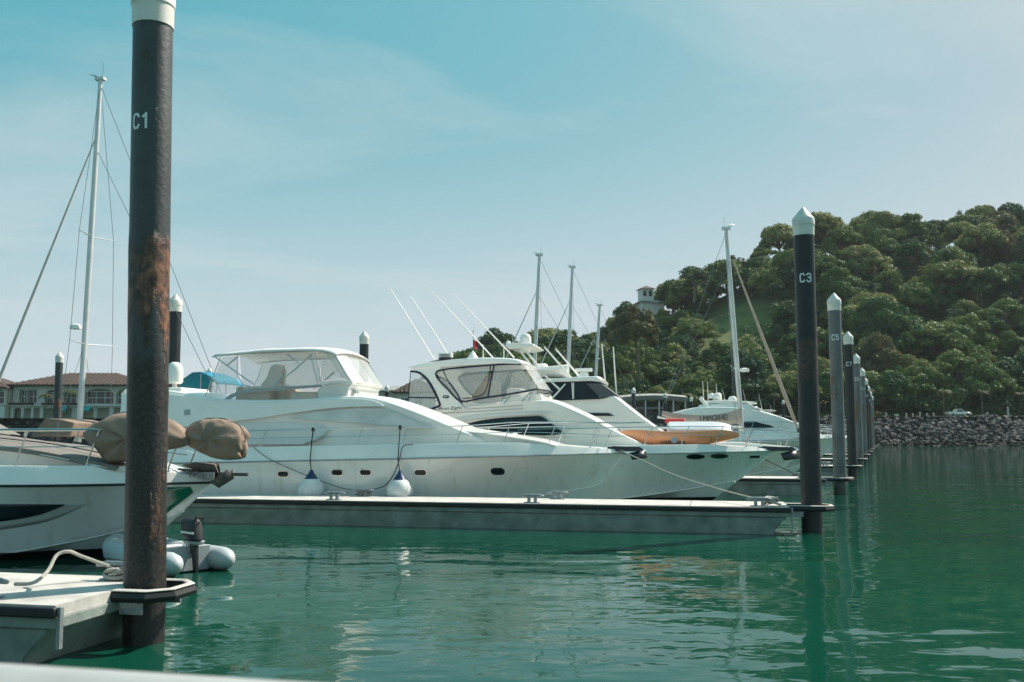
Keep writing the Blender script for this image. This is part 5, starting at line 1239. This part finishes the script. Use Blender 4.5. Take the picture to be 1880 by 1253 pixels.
def bundle(name, label, bt, outline, yc, depth, seed, mat=TAN, gather=(.35, .25)):
    P = [bt.F.pix(a, b_, yc) for a, b_ in outline]; Q = [Vector((p.x, 0, p.z)) for p in P]; P = [a_.lerp(Q[i // 4].lerp(Q[(i // 4 + 1) % len(Q)], (i % 4) / 4), .55) for i, a_ in enumerate(crom(Q, 4, True))]; c_ = sum(P, Vector()) / len(P)
    base = min(p.z for p in P); W = bt.F.world((c_.x, yc, 0)); r = empty(name, (W.x, W.y, base), bt.F.a, label, 'cover', 'tan canvas covers on the bow rail')
    q = MB(); rings = []; N = 23
    for i in range(N):
        t = -1 + 2 * i / (N - 1); s_ = (1 - abs(t) ** 3.2) ** .5 if abs(t) < 1 else .05; s_ = max(.08, s_); ring = []
        for p in P:
            d = p - c_; gx, gz = d.x + gather[0], d.z + gather[1]; an = math.atan2(gz, gx) * 6 + 1.6 * t + 1.2 * noise.noise(Vector((p.x * 2, t * 1.5, p.z * 2 + seed)))
            fold = -.13 * (1 - abs(math.sin(an))) ** 3 * (1 - .5 * abs(t)) + .06 * noise.noise(Vector((p.x * 5, t * 4, p.z * 5 + seed)))
            s2 = s_ * (1 + fold * 1.3); ring.append((d.x * s2, t * depth + .09 * depth * math.sin(an * 1.0), c_.z + d.z * s2 - base))
        rings.append(ring)
    q.rings(rings); o = q.build('canvas', mat, r, ang=60)
    m = o.modifiers.new('sub', 'SUBSURF'); m.levels = m.render_levels = 1
    q = MB(); q.tube([Vector((p.x - c_.x, -depth * .1, p.z - base)) * 1.0 for p in P] + [Vector((P[0].x - c_.x, -depth * .1, P[0].z - base))], .012, 5); q.build('seam', TAUPE, r)
    return r
bundle('canvas_cover', 'wide tan canvas cover on the cruiser bow rail, mostly behind the near pile', A, [(160, 796), (182, 778), (230, 757), (290, 762), (322, 776), (343, 802), (338, 818), (300, 828), (262, 838), (206, 853), (190, 838)], -.75, .45, 1)
bundle('canvas_cover', 'rounded tan canvas cover hanging off the end of the cruiser bow rail', A, [(342, 800), (352, 780), (380, 769), (412, 769), (440, 780), (452, 800), (450, 826), (446, 842), (416, 844), (390, 839), (368, 829), (350, 819)], -.35, .38, 7, gather=(.1, -.05))

# ------------------------------------------------------------------ grey inflatable with outboard
dq = at_z(350, 1050, 0.0); DA = math.atan2(-.66, .75)
dg = empty('inflatable_dinghy', (dq.x, dq.y, 0), DA, 'grey inflatable dinghy with a black outboard beside the near pile', 'dinghy')
for sg, nm in ((-1, 'tube'), (1, 'tube')):
    y = sg * .52; q = MB(); q.tube([(-2.7, y * .15, .34), (-2.45, y * .55, .30), (-2.0, y * .9, .24), (-1.4, y, .2), (-.4, y, .2), (.18, y, .2), (.33, y, .2), (.47, y, .2), (.50, y, .2)], [.18, .2, .21, .215, .215, .215, .19, .10, .02], 16); q.build(nm, GREYT, dg, ang=50)
    q = MB(); q.tube([(-1.8, y + sg * .212, .19), (-.4, y + sg * .222, .19), (.2, y + sg * .222, .19)], .022, 6); q.build('rubbing_strip', GREYP, dg)
q = MB(); q.box(-2.1, .02, -.38, .38, .06, .11); q.build('floor', GREYP, dg, smooth=False)
q = MB(); q.box(-.02, .04, -.36, .36, .02, .46); q.build('transom', GREYP, dg, bevel=.01)
q = MB(); q.box(-1.25, -1.0, -.42, .42, .33, .37); q.build('thwart', OFFW, dg, bevel=.01)
ob_ = MB(); ob_.rings([[(.06 + x * 1.0 - (z - .62) * .35, y * w, z) for x, y in ((-.16, -1), (-.19, 0), (-.16, 1), (.1, 1.05), (.22, .6), (.24, 0), (.22, -.6), (.1, -1.05))] for z, w in ((.58, .10), (.63, .13), (.80, .14), (.90, .12), (.95, .06))]); eng = ob_.build('outboard_cowl', ENGINE, dg, bevel=.015)
q = MB(); q.box(-.15, .30, -.142, -.136, .70, .735); q.build('cowl_stripe', NUMW, eng, smooth=False)
q = MB(); q.tube([(.20, -.07, .93), (.26, -.07, 1.0), (.27, .07, 1.0), (.21, .07, .93)], .016, 6); q.build('carry_handle', BLACK, eng)
q = MB(); q.rings([[(.04 + x, y * w, z) for x, y in ((-.15, -1), (-.15, 1), (.22, 1), (.25, 0), (.22, -1))] for z, w in ((.50, .09), (.565, .125))]); q.build('engine_pan', GALV, dg, bevel=.01)
q = MB(); q.tube([(.08, 0, .62), (.13, 0, .35), (.17, 0, .05), (.19, 0, -.25)], [.085, .06, .05, .045], 10); q.box(.05, .26, -.04, .04, -.02, .0); q.build('outboard_leg', ENGINE, dg)
q = MB(); q.tube([(-.02, .02, .60), (-.30, .05, .66), (-.48, .06, .67)], [.02, .018, .022], 7); q.build('tiller', BLACK, dg)
q = MB(); q.box(-.05, .07, -.09, .09, .36, .56); q.build('clamp_bracket', GALV, dg, bevel=.01)

# ------------------------------------------------------------------ sailing yachts
def mast_set(bt, foot, tip, r, spreads, stays, furl=None, mat=ALU, wind=True):
    F = bt.F; f, t = F.local(foot), F.local(tip); q = MB(); n = 8
    q.tube([f.lerp(t, k / n) for k in range(n + 1)], [r * (1 if k < 6 else 1 - .25 * (k - 5) / 3) for k in range(n + 1)], 10, 1.0); m = q.build('mast', mat, bt.root)
    q = MB(); q.box(t.x - r * 1.8, t.x + r * 1.8, t.y - r, t.y + r, t.z, t.z + r); q.build('masthead', mat, m, smooth=False)
    if wind:
        q = MB(); q.tube([t + Vector((0, 0, r)), t + Vector((.35, 0, .22))], .012, 5); q.tube([t + Vector((.25, -.1, .25)), t + Vector((.45, .1, .25))], .014, 5); q.tube([t + Vector((-.1, 0, r)), t + Vector((-.1, 0, .75))], .008, 5); q.build('wind_vane', WIRE, m)
    pts = {}
    for i, (fr, w) in enumerate(spreads):
        c_ = f.lerp(t, fr); ends = []
        for sg in (-1, 1):
            e = c_ + Vector((-.25 * w, sg * w, .05)); q = MB(); q.tube([c_, e], [.035, .022], 6, .6); q.build('spreader', mat, m); ends.append(e)
        pts[i] = ends
    for k in (0, 1):
        sg = -1 if k == 0 else 1; ch = Vector((f.x - .25, sg * bt.top(-f.x)[0] * .92, bt.top(-f.x)[1])); path = [t - Vector((0, 0, .1))] + [pts[i][k] for i in sorted(pts, key=lambda i: -spreads[i][0])] + [ch]
        q = MB(); q.tube(path, .011, 5); q.build('shroud', WIRE, bt.root)
        q = MB(); q.tube([f.lerp(t, spreads[0][0]), ch + Vector((.4, 0, 0))], .009, 5); q.build('lower_shroud', WIRE, bt.root)
    for a_, b_ in stays:
        q = MB(); q.tube([a_, Vector(a_).lerp(Vector(b_), .5), b_], .012, 5); q.build('stay', WIRE, bt.root)
    if furl:
        a_, b_, rr, fm = furl; q = MB(); q.tube([Vector(a_).lerp(Vector(b_), k / 10) for k in range(11)], [rr * x for x in (.35, .5, .62, .72, .82, .9, 1, 1.05, 1.1, 1.0, .5)], 8); q.build('furled_sail', fm, bt.root)
        q = MB(); q.lathe([(.04, -.02), (.11, 0), (.11, .04), (.05, .06), (.05, .12), (.11, .14), (.11, .18), (.04, .2)], 12, Vector(b_) + Vector((0, 0, -.05))); q.build('furler_drum', BLACK, bt.root)
    return f, t
def yacht_cabin(bt, x0, x1, h, w, mat=WHITE):
    zt = bt.top(-x0)[1]; wf = wtaper(w, zt, .3, x1 - 1.6, 1.6, .6)
    bt.house('coachroof', mat, [(x0, zt - .1), (x0 + .1, zt + h), (x0 + (x1 - x0) * .55, zt + h * .9), (x1 - .7, zt + h * .5), (x1, zt - .1)], wf, .08, .05)
    for k in range(3):
        a_ = x0 + .6 + k * (x1 - x0) * .2; bt.plate('cabin_window', GLASS, stadium(a_ + .3, zt + h * .55, .75, .2), wf, .02, .012)
# ketch-like sloop with the lettered sail cover
S1 = Boat('sailing_yacht', 'white sailing yacht with a tan lettered sail cover and a furled tan foresail', 'sailboat', (15.6, 47.9), 12.5, 3.8, 6.5, (1.45, 1.20), 1.7, lambda d: .12, HULLW)
S1.hull(BLUE if False else GREYP); yacht_cabin(S1, -9.2, -2.8, .5, 1.25)
ft, tp = at(1362, 792, 48.9), at(1333, 422, 48.9)
def s1(px, py, y=0.0): q = S1.F.pix(px, py, y); return Vector((q.x, y, q.z))
f_, t_ = mast_set(S1, ft, tp, .13, [(.30, .95), (.58, .75)], [(s1(1334, 425), s1(1216, 748)), (s1(1340, 480), s1(1222, 740, .4))], (s1(1346, 478), s1(1466, 792), .085, M('sail_cover_tan', (.40, .33, .26), rough=.85, var=.15)))
q = MB(); c_ = s1(1367, 683, -.25); q.lathe([(.2, 0), (.24, .04), (.24, .15), (.1, .2)], 14, c_); q.build('mast_radar', WHITE, S1.root)
SCOV = M('sail_cover', (.42, .36, .31), rough=.85, var=.12, vs=4, bump=.25, bs=8)
topc = sm([(p.x, p.z) for p in (s1(a_, b_) for a_, b_ in ((1215, 754), (1240, 759), (1270, 762), (1305, 762), (1335, 758), (1352, 753), (1361, 749)))], 3)
botc = sm([(p.x, p.z) for p in (s1(a_, b_) for a_, b_ in ((1213, 764), (1240, 770), (1270, 774), (1305, 777), (1335, 778), (1352, 779), (1361, 780)))], 3)
q = MB(); q.rings([[(tx, sg * yy, bz + (tz - bz) * zz) for sg, yy, zz in ((1, .02, 1), (-1, .02, 1), (-1, .10, .6), (-1, .13, .2), (-1, .08, 0), (1, .08, 0), (1, .13, .2), (1, .10, .6))] for (tx, tz), (bx, bz) in zip(topc, botc)]); sc_ = q.build('sail_cover', SCOV, S1.root, ang=50)
q = MB(); q.tube([s1(1207, 766), s1(1300, 781), s1(1362, 783)], .06, 8); q.build('boom', ALU, S1.root)
GL = {'I': [[(.5, 0), (.5, 1)]], 'M': [[(0, 0), (.0, 1), (.5, .4), (1, 1), (1, 0)]], 'A': [[(0, 0), (.5, 1), (1, 0)]], 'G': [[(1, .85), (.7, 1), (.3, 1), (0, .7), (0, .3), (.3, 0), (.7, 0), (1, .2), (1, .48), (.6, .48)]],
      'N': [[(0, 1), (0, 0), (1, 1), (1, 0)]], 'E': [[(.1, 1), (1, 1)], [(.1, .5), (1, .5)], [(.1, 0), (1, 0)]]}
q = MB(); lt = [(1286, 'I'), (1295, 'M'), (1303.5, 'A'), (1311.5, 'G'), (1317.5, 'I'), (1324, 'N'), (1332, 'E')]
for px, ch in lt:
    c_ = s1(px, 769 - (px - 1286) * .05, -.14); hgt, wd = .24, .20
    for st in GL[ch]:
        for (xa, za), (xb, zb) in zip(st, st[1:]):
            a_ = Vector((c_.x + (xa - .5) * wd, c_.z + (za - .5) * hgt)); b_ = Vector((c_.x + (xb - .5) * wd, c_.z + (zb - .5) * hgt)); d = (b_ - a_).normalized(); n_ = Vector((-d.y, d.x)) * .022; a_ -= d * .015; b_ += d * .015
            yy = lambda v: -.138 - .0
            q.add([(a_.x + n_.x, -.142, a_.y + n_.y), (a_.x - n_.x, -.142, a_.y - n_.y), (b_.x - n_.x, -.142, b_.y - n_.y), (b_.x + n_.x, -.142, b_.y + n_.y)], [(0, 1, 2, 3)])
q.build('lettering', M('letter_ink', (.05, .055, .06), rough=.8), sc_, smooth=False, fix=False)
S1.rail([9, 7, 5, 3.4, 1.8, .6, .15], lambda d: .6, lean=.0, pul=.1)
q = MB(); c_ = s1(1239, 774, -.9); q.rings([[(c_.x + t * .5, -.9 + y * .25, c_.z + z * .14) for y, z in ((-1, -.6), (-1, .6), (-.6, 1), (.6, 1), (1, .6), (1, -.6))] for t in (-1, -.9, .9, 1)]); q.build('life_raft', RED, S1.root, bevel=.03)
# tall sloop beyond the cruiser at left, bow to the left
def left_sloop(label, foot, tip, L, B, mr, spreads, furl_top, furl_bot, back_top, hull_m=HULLW, cover=TAN, group=None):
    d = Vector((-.98, .2, 0)).normalized(); bow = foot + d * L * .40
    bt = Boat('sailing_yacht', label, 'sailboat', (bow.x, bow.y), L, B, L * .5, (1.35, 1.1), 1.6, lambda q_: .12, hull_m, FA + math.pi); bt.hull(GREYP); yacht_cabin(bt, -L * .72, -L * .25, .5, B * .33)
    z0 = bt.top(L * .4)[1]; foot = Vector((foot.x, foot.y, z0)); F = bt.F; tl = F.local(tip); fl_ = F.local(foot)
    ftop = fl_.lerp(tl, furl_top); fb = Vector((-.25, 0, bt.top(.3)[1] + .25)); bk = Vector((-L + .3, 0, bt.top(L - .3)[1]))
    mast_set(bt, foot, tip, mr, spreads, [(fl_.lerp(tl, back_top), bk), (fl_.lerp(tl, .99), bk + Vector((.1, 0, 0)))], (ftop, fb, .06, M('furled_genoa', (.55, .54, .51), rough=.8)))
    q = MB(); zb = z0 + 1.0; q.tube([(fl_.x - .15, 0, zb), (fl_.x - L * .36, 0, zb + .05)], .06, 8); q.build('boom', ALU, bt.root)
    q = MB(); q.rings([[(fl_.x - .2 - t * L * .34, sg * y, zb + .03 + z * (1 - .4 * t)) for sg, y, z in ((1, .03, .38), (-1, .03, .38), (-1, .13, .2), (-1, .1, 0), (1, .1, 0), (1, .13, .2))] for t in (0, .25, .5, .75, 1)]); q.build('sail_cover', cover, bt.root)
    bt.rail([L * .8, L * .6, L * .42, L * .25, 1.4, .3], lambda d_: .6, pul=.1)
    return bt
ftB, tpB = at(145, 780, 37.5), at(184.5, 148, 37.5)
SB = left_sloop('tall white sloop with furled foresail left of the near rusty pile', ftB, tpB, 13.2, 4.0, .115, [(.30, 1.35), (.58, 1.1)], .855, 0, .815)
dh = [SB.F.pix(a_, b_, 1.0) for a_, b_ in ((56, 802), (82, 768), (110, 770), (136, 776), (128, 802))]; q = MB(); q.slab([(v.x, 1.0, v.z) for v in dh], [(v.x, -1.0, v.z) for v in dh]); q.build('foredeck_awning', TAN, SB.root, bevel=.05)
p = SB.F.local(at(148, 600, 37.5)); radome(SB.root, (p.x + .25, 0, p.z - .1), .22, .22)
for px0, py0, px1, py1, Y, L, lab in ((974, 722, 990.5, 470, 70, 13, 'far sloop with the tallest of the three masts behind the radar dome'), (1036, 722, 1051, 492, 76, 13, 'far sloop with the middle of the three masts behind the yachts'), (1086, 722, 1101, 562, 90, 12, 'far sloop with the shortest, rightmost of the three masts')):
    left_sloop(lab, at(px0, py0, Y), at(px1, py1, Y), L, 3.9, .16, [(.34, 1.2), (.62, .95)], .83, 0, .8, group='far sloops')
for a_, b_ in (((1113, 722), (1105, 632)), ((1132, 728), (1126, 637))):
    q = MB(); q.tube([z3(*a_, .8), z3(*b_, .8)], [.05, .03], 6); q.build('outrigger', WHITE, Y3.root)
# boat under a blue awning
ab = Boat('awning_boat', 'boat under a bright blue awning, behind the stern of the main yacht', 'boat', (-12.5, 50), 9, 3.2, 4.5, (1.3, 1.1), 1.2, lambda d: .12, HULLW); ab.hull(GREYP)
p = [ab.F.pix(a_, b_, -1.3) for a_, b_ in ((322, 716), (340, 697), (357, 685), (370, 684), (388, 692), (402, 706))]
q = MB(); rg = []
for k in range(9):
    y = -1.5 + 3 * k / 8; rg.append([(v.x, y, v.z + .05 * (1 - (y / 1.5) ** 2)) for v in p])
q.rings(rg, closed=False); q.build('awning', BLUE, ab.root, solid=.03)
for x in (p[0].x + .1, p[3].x, p[-1].x - .1):
    for y in (-1.35, 1.35):
        q = MB(); q.tube([(x, y, 1.2), (x, y, (p[0].z if x < p[1].x else p[3].z if x < p[-1].x - .5 else p[-1].z))], .025, 6); q.build('awning_pole', STEEL, ab.root)

# ------------------------------------------------------------------ fenders, lines, ropes
FENW = M('fender_white', (.66, .67, .66), rough=.45, var=.12, vs=5, bump=.1)
FENB = M('fender_blue', (.01, .025, .09), rough=.4)
def ball_fender(px, label, top):
    p = Y1.F.pix(px, 905, -2.72); W = Y1.F.world((p.x, -2.72, 0)); r = empty('ball_fender', (W.x, W.y, .45), FA, label, 'fender', 'ball fenders of the main yacht')
    q = MB(); q.lathe([(0, 0), (.16, .02), (.31, .10), (.40, .30), (.385, .46), (.29, .62), (.205, .70)], 22); q.build('ball', FENW, r)
    q = MB(); q.lathe([(.208, .695), (.15, .78), (.08, .88), (.045, .96), (.0, .98)], 18); q.build('neck', FENB, r)
    t = Y1.F.pix(*top, -2.2); q = MB(); q.tube([(0, 0, .9), (t.x - p.x + .0, .33, 1.25), (t.x - p.x, .50, t.z - .42)], .016, 6); q.build('line', DROPE, r)
    q = MB(); q.lathe([(.03, -.03), (.05, 0), (.05, .05), (.03, .1)], 8, (t.x - p.x, .5, t.z - .45)); q.build('knot', DROPE, r)
ball_fender(571, 'white ball fender with blue top, left of the two along the main yacht', (575, 791)); ball_fender(734, 'white ball fender with blue top, right of the two along the main yacht', (735, 787))
def rope(name, label, pts, r, mat, n=7):
    P = crom(pts, 8); o = MB(); base = Vector(P[-1]); o.tube([p - base for p in P], r, n); ob = o.build(name, mat); ob.location = base; return tag(ob, label, 'rope')
w_ = lambda px, py, y, bt=Y1: bt.F.world(bt.F.pix(px, py, y))
cl3 = F3.world((-.75, .25, .80))
a_ = Y1.F.world((-.12, -.08, 2.0)); rope('mooring_line', 'pale line sagging from the main yacht bow to the dock end cleat', [a_, w_(1180, 846, -1.0), w_(1240, 873, -2.0), w_(1320, 898, -2.9), F3.world((-.9, .35, .88))], .016, ROPE)
c1_ = F3.world((-11.9, 1.75, .84))
rope('mooring_line', 'grey line running down the hull from aft to the middle dock cleat', [w_(466, 822, -2.33), w_(500, 846, -2.45), w_(575, 878, -2.52), w_(630, 897, -2.6), c1_], .015, GROPE)
rope('mooring_line', 'slack grey line hanging beside the right ball fender to the middle cleat', [w_(758, 816, -2.2), w_(740, 820, -2.36), w_(733, 845, -2.45), w_(722, 872, -2.5), w_(706, 892, -2.6), w_(680, 900, -2.7), c1_ + Vector((.12, 0, .03))], .02, GROPE)
def tangle(name, label, c, rx, ry, rz, r, mat, seed, turns=5, steps=22):
    rn = random.Random(seed); P = []
    for k in range(turns * steps):
        t = k / steps * 2 * math.pi; q = k / (turns * steps); w = .72 + .28 * math.sin(q * 17 + seed)
        P.append(Vector((rx * w * math.cos(t + .3 * math.sin(q * 9)), ry * w * math.sin(t) + .02 * math.sin(7 * q), rz * (.55 + .5 * math.sin(t * .5 + q * 11) * w))))
    o = MB(); o.tube(P, r, 6); ob = o.build(name, mat); ob.location = c; return tag(ob, label, 'rope')
tangle('rope_coil', 'thick pale rope coiled around the cleat at the dock end', F3.world((-.42, .42, .70)), .20, .17, .20, .026, ROPE, 2, 7)
tangle('rope_coil', 'grey rope wound on the middle cleat below the two ball fenders', F3.world((-11.9, 1.75, .72)), .26, .12, .14, .02, GROPE, 5, 6)
tangle('rope_coil', 'pale rope knotted on the cleat of the near left dock stub', F1.world((-.45, 1.72, .70)), .17, .13, .13, .024, ROPE, 8, 6)
g = lambda px, py, z: at_z(px, py, z)
cA_ = F1.world((-.5, 1.7, .82)); yv = cA_.y
rope('mooring_line', 'pale rope arching over the near left dock from one cleat to the other', [at(28, 1073, yv - 1.2), at(62, 1070, yv - .9), at(88, 1048, yv - .6), at(104, 1020, yv - .4), at(126, 1013, yv - .3), at(150, 1022, yv - .15), cA_], .022, ROPE)
rope('mooring_line', 'short pale rope from the knotted cleat passing behind the rusty pile', [cA_, at(205, 1052, yv + .25), at(232, 1043, yv + .6), at(268, 1020, yv + 2.2), A.F.world((-.95, -.55, 1.45))], .02, ROPE)
# line and chain falling from the cruiser bow
# loop of white fringe line under the far dock end
rope('mooring_line', 'dark line from the hardtop yacht bow down to the C5 dock', [Y2.F.world((-.3, 0, 1.55)), at(1450, 866, 35.6), at(1474, 880, 37.2)], .018, DROPE)

# ------------------------------------------------------------------ the white gunwale the picture is taken over
ga, gb = at_z(-60, 1206, 1.86), at_z(720, 1254, 1.86); gd = (gb - ga).normalized(); gl = (gb - ga).length; gn = Vector((-gd.y, gd.x, 0))
GUNW = M('shaded_gelcoat', (.40, .40, .39), rough=.45, var=.12, vs=4)  # white gelcoat, its shade put into the grey base colour
gw = empty('boat_gunwale', (ga.x, ga.y, 0), math.atan2(gd.y, gd.x), 'out of focus white gunwale of the nearest boat along the bottom edge', 'boat')
q = MB(); sec = [(0, 1.70), (-.015, 1.76), (-.01, 1.83), (-.05, 1.862), (-.14, 1.868), (-.2, 1.84), (-.21, 1.70)]
q.rings([[(x, y - .0022 * (x - 1) ** 2, z) for y, z in sec] for x in [-3 + .5 * k for k in range(int((gl + 6) / .5) + 1)]]); q.build('cap_rail', GUNW, gw)
q = MB(); q.rings([[(x, y - .0022 * (x - 1) ** 2, z) for y, z in ((-.03, 1.698), (-.10, .9), (-.25, -.3), (-.32, -.3), (-.18, .9), (-.12, 1.698))] for x in [-3 + .5 * k for k in range(int((gl + 6) / .5) + 1)]]); q.build('bulwark', GUNW, gw)

# ------------------------------------------------------------------ thin marine haze over the whole place
hz_ = bpy.data.materials.new('haze_air'); hz_.use_nodes = True; nt = hz_.node_tree; nt.nodes.clear()
ho = nt.nodes.new('ShaderNodeOutputMaterial'); hv = nt.nodes.new('ShaderNodeVolumePrincipled')
hv.inputs['Color'].default_value = (.86, .93, .95, 1); hv.inputs['Density'].default_value = 0.00009; hv.inputs['Anisotropy'].default_value = 0.2
nt.links.new(hv.outputs[0], ho.inputs['Volume'])
tag(MB().box(-910, 910, -310, 560, -6, 125).build('haze', hz_, smooth=False), 'thin pale marine haze lying over the whole harbour', 'haze', kind='stuff')
SC.cycles.volume_bounces = 0
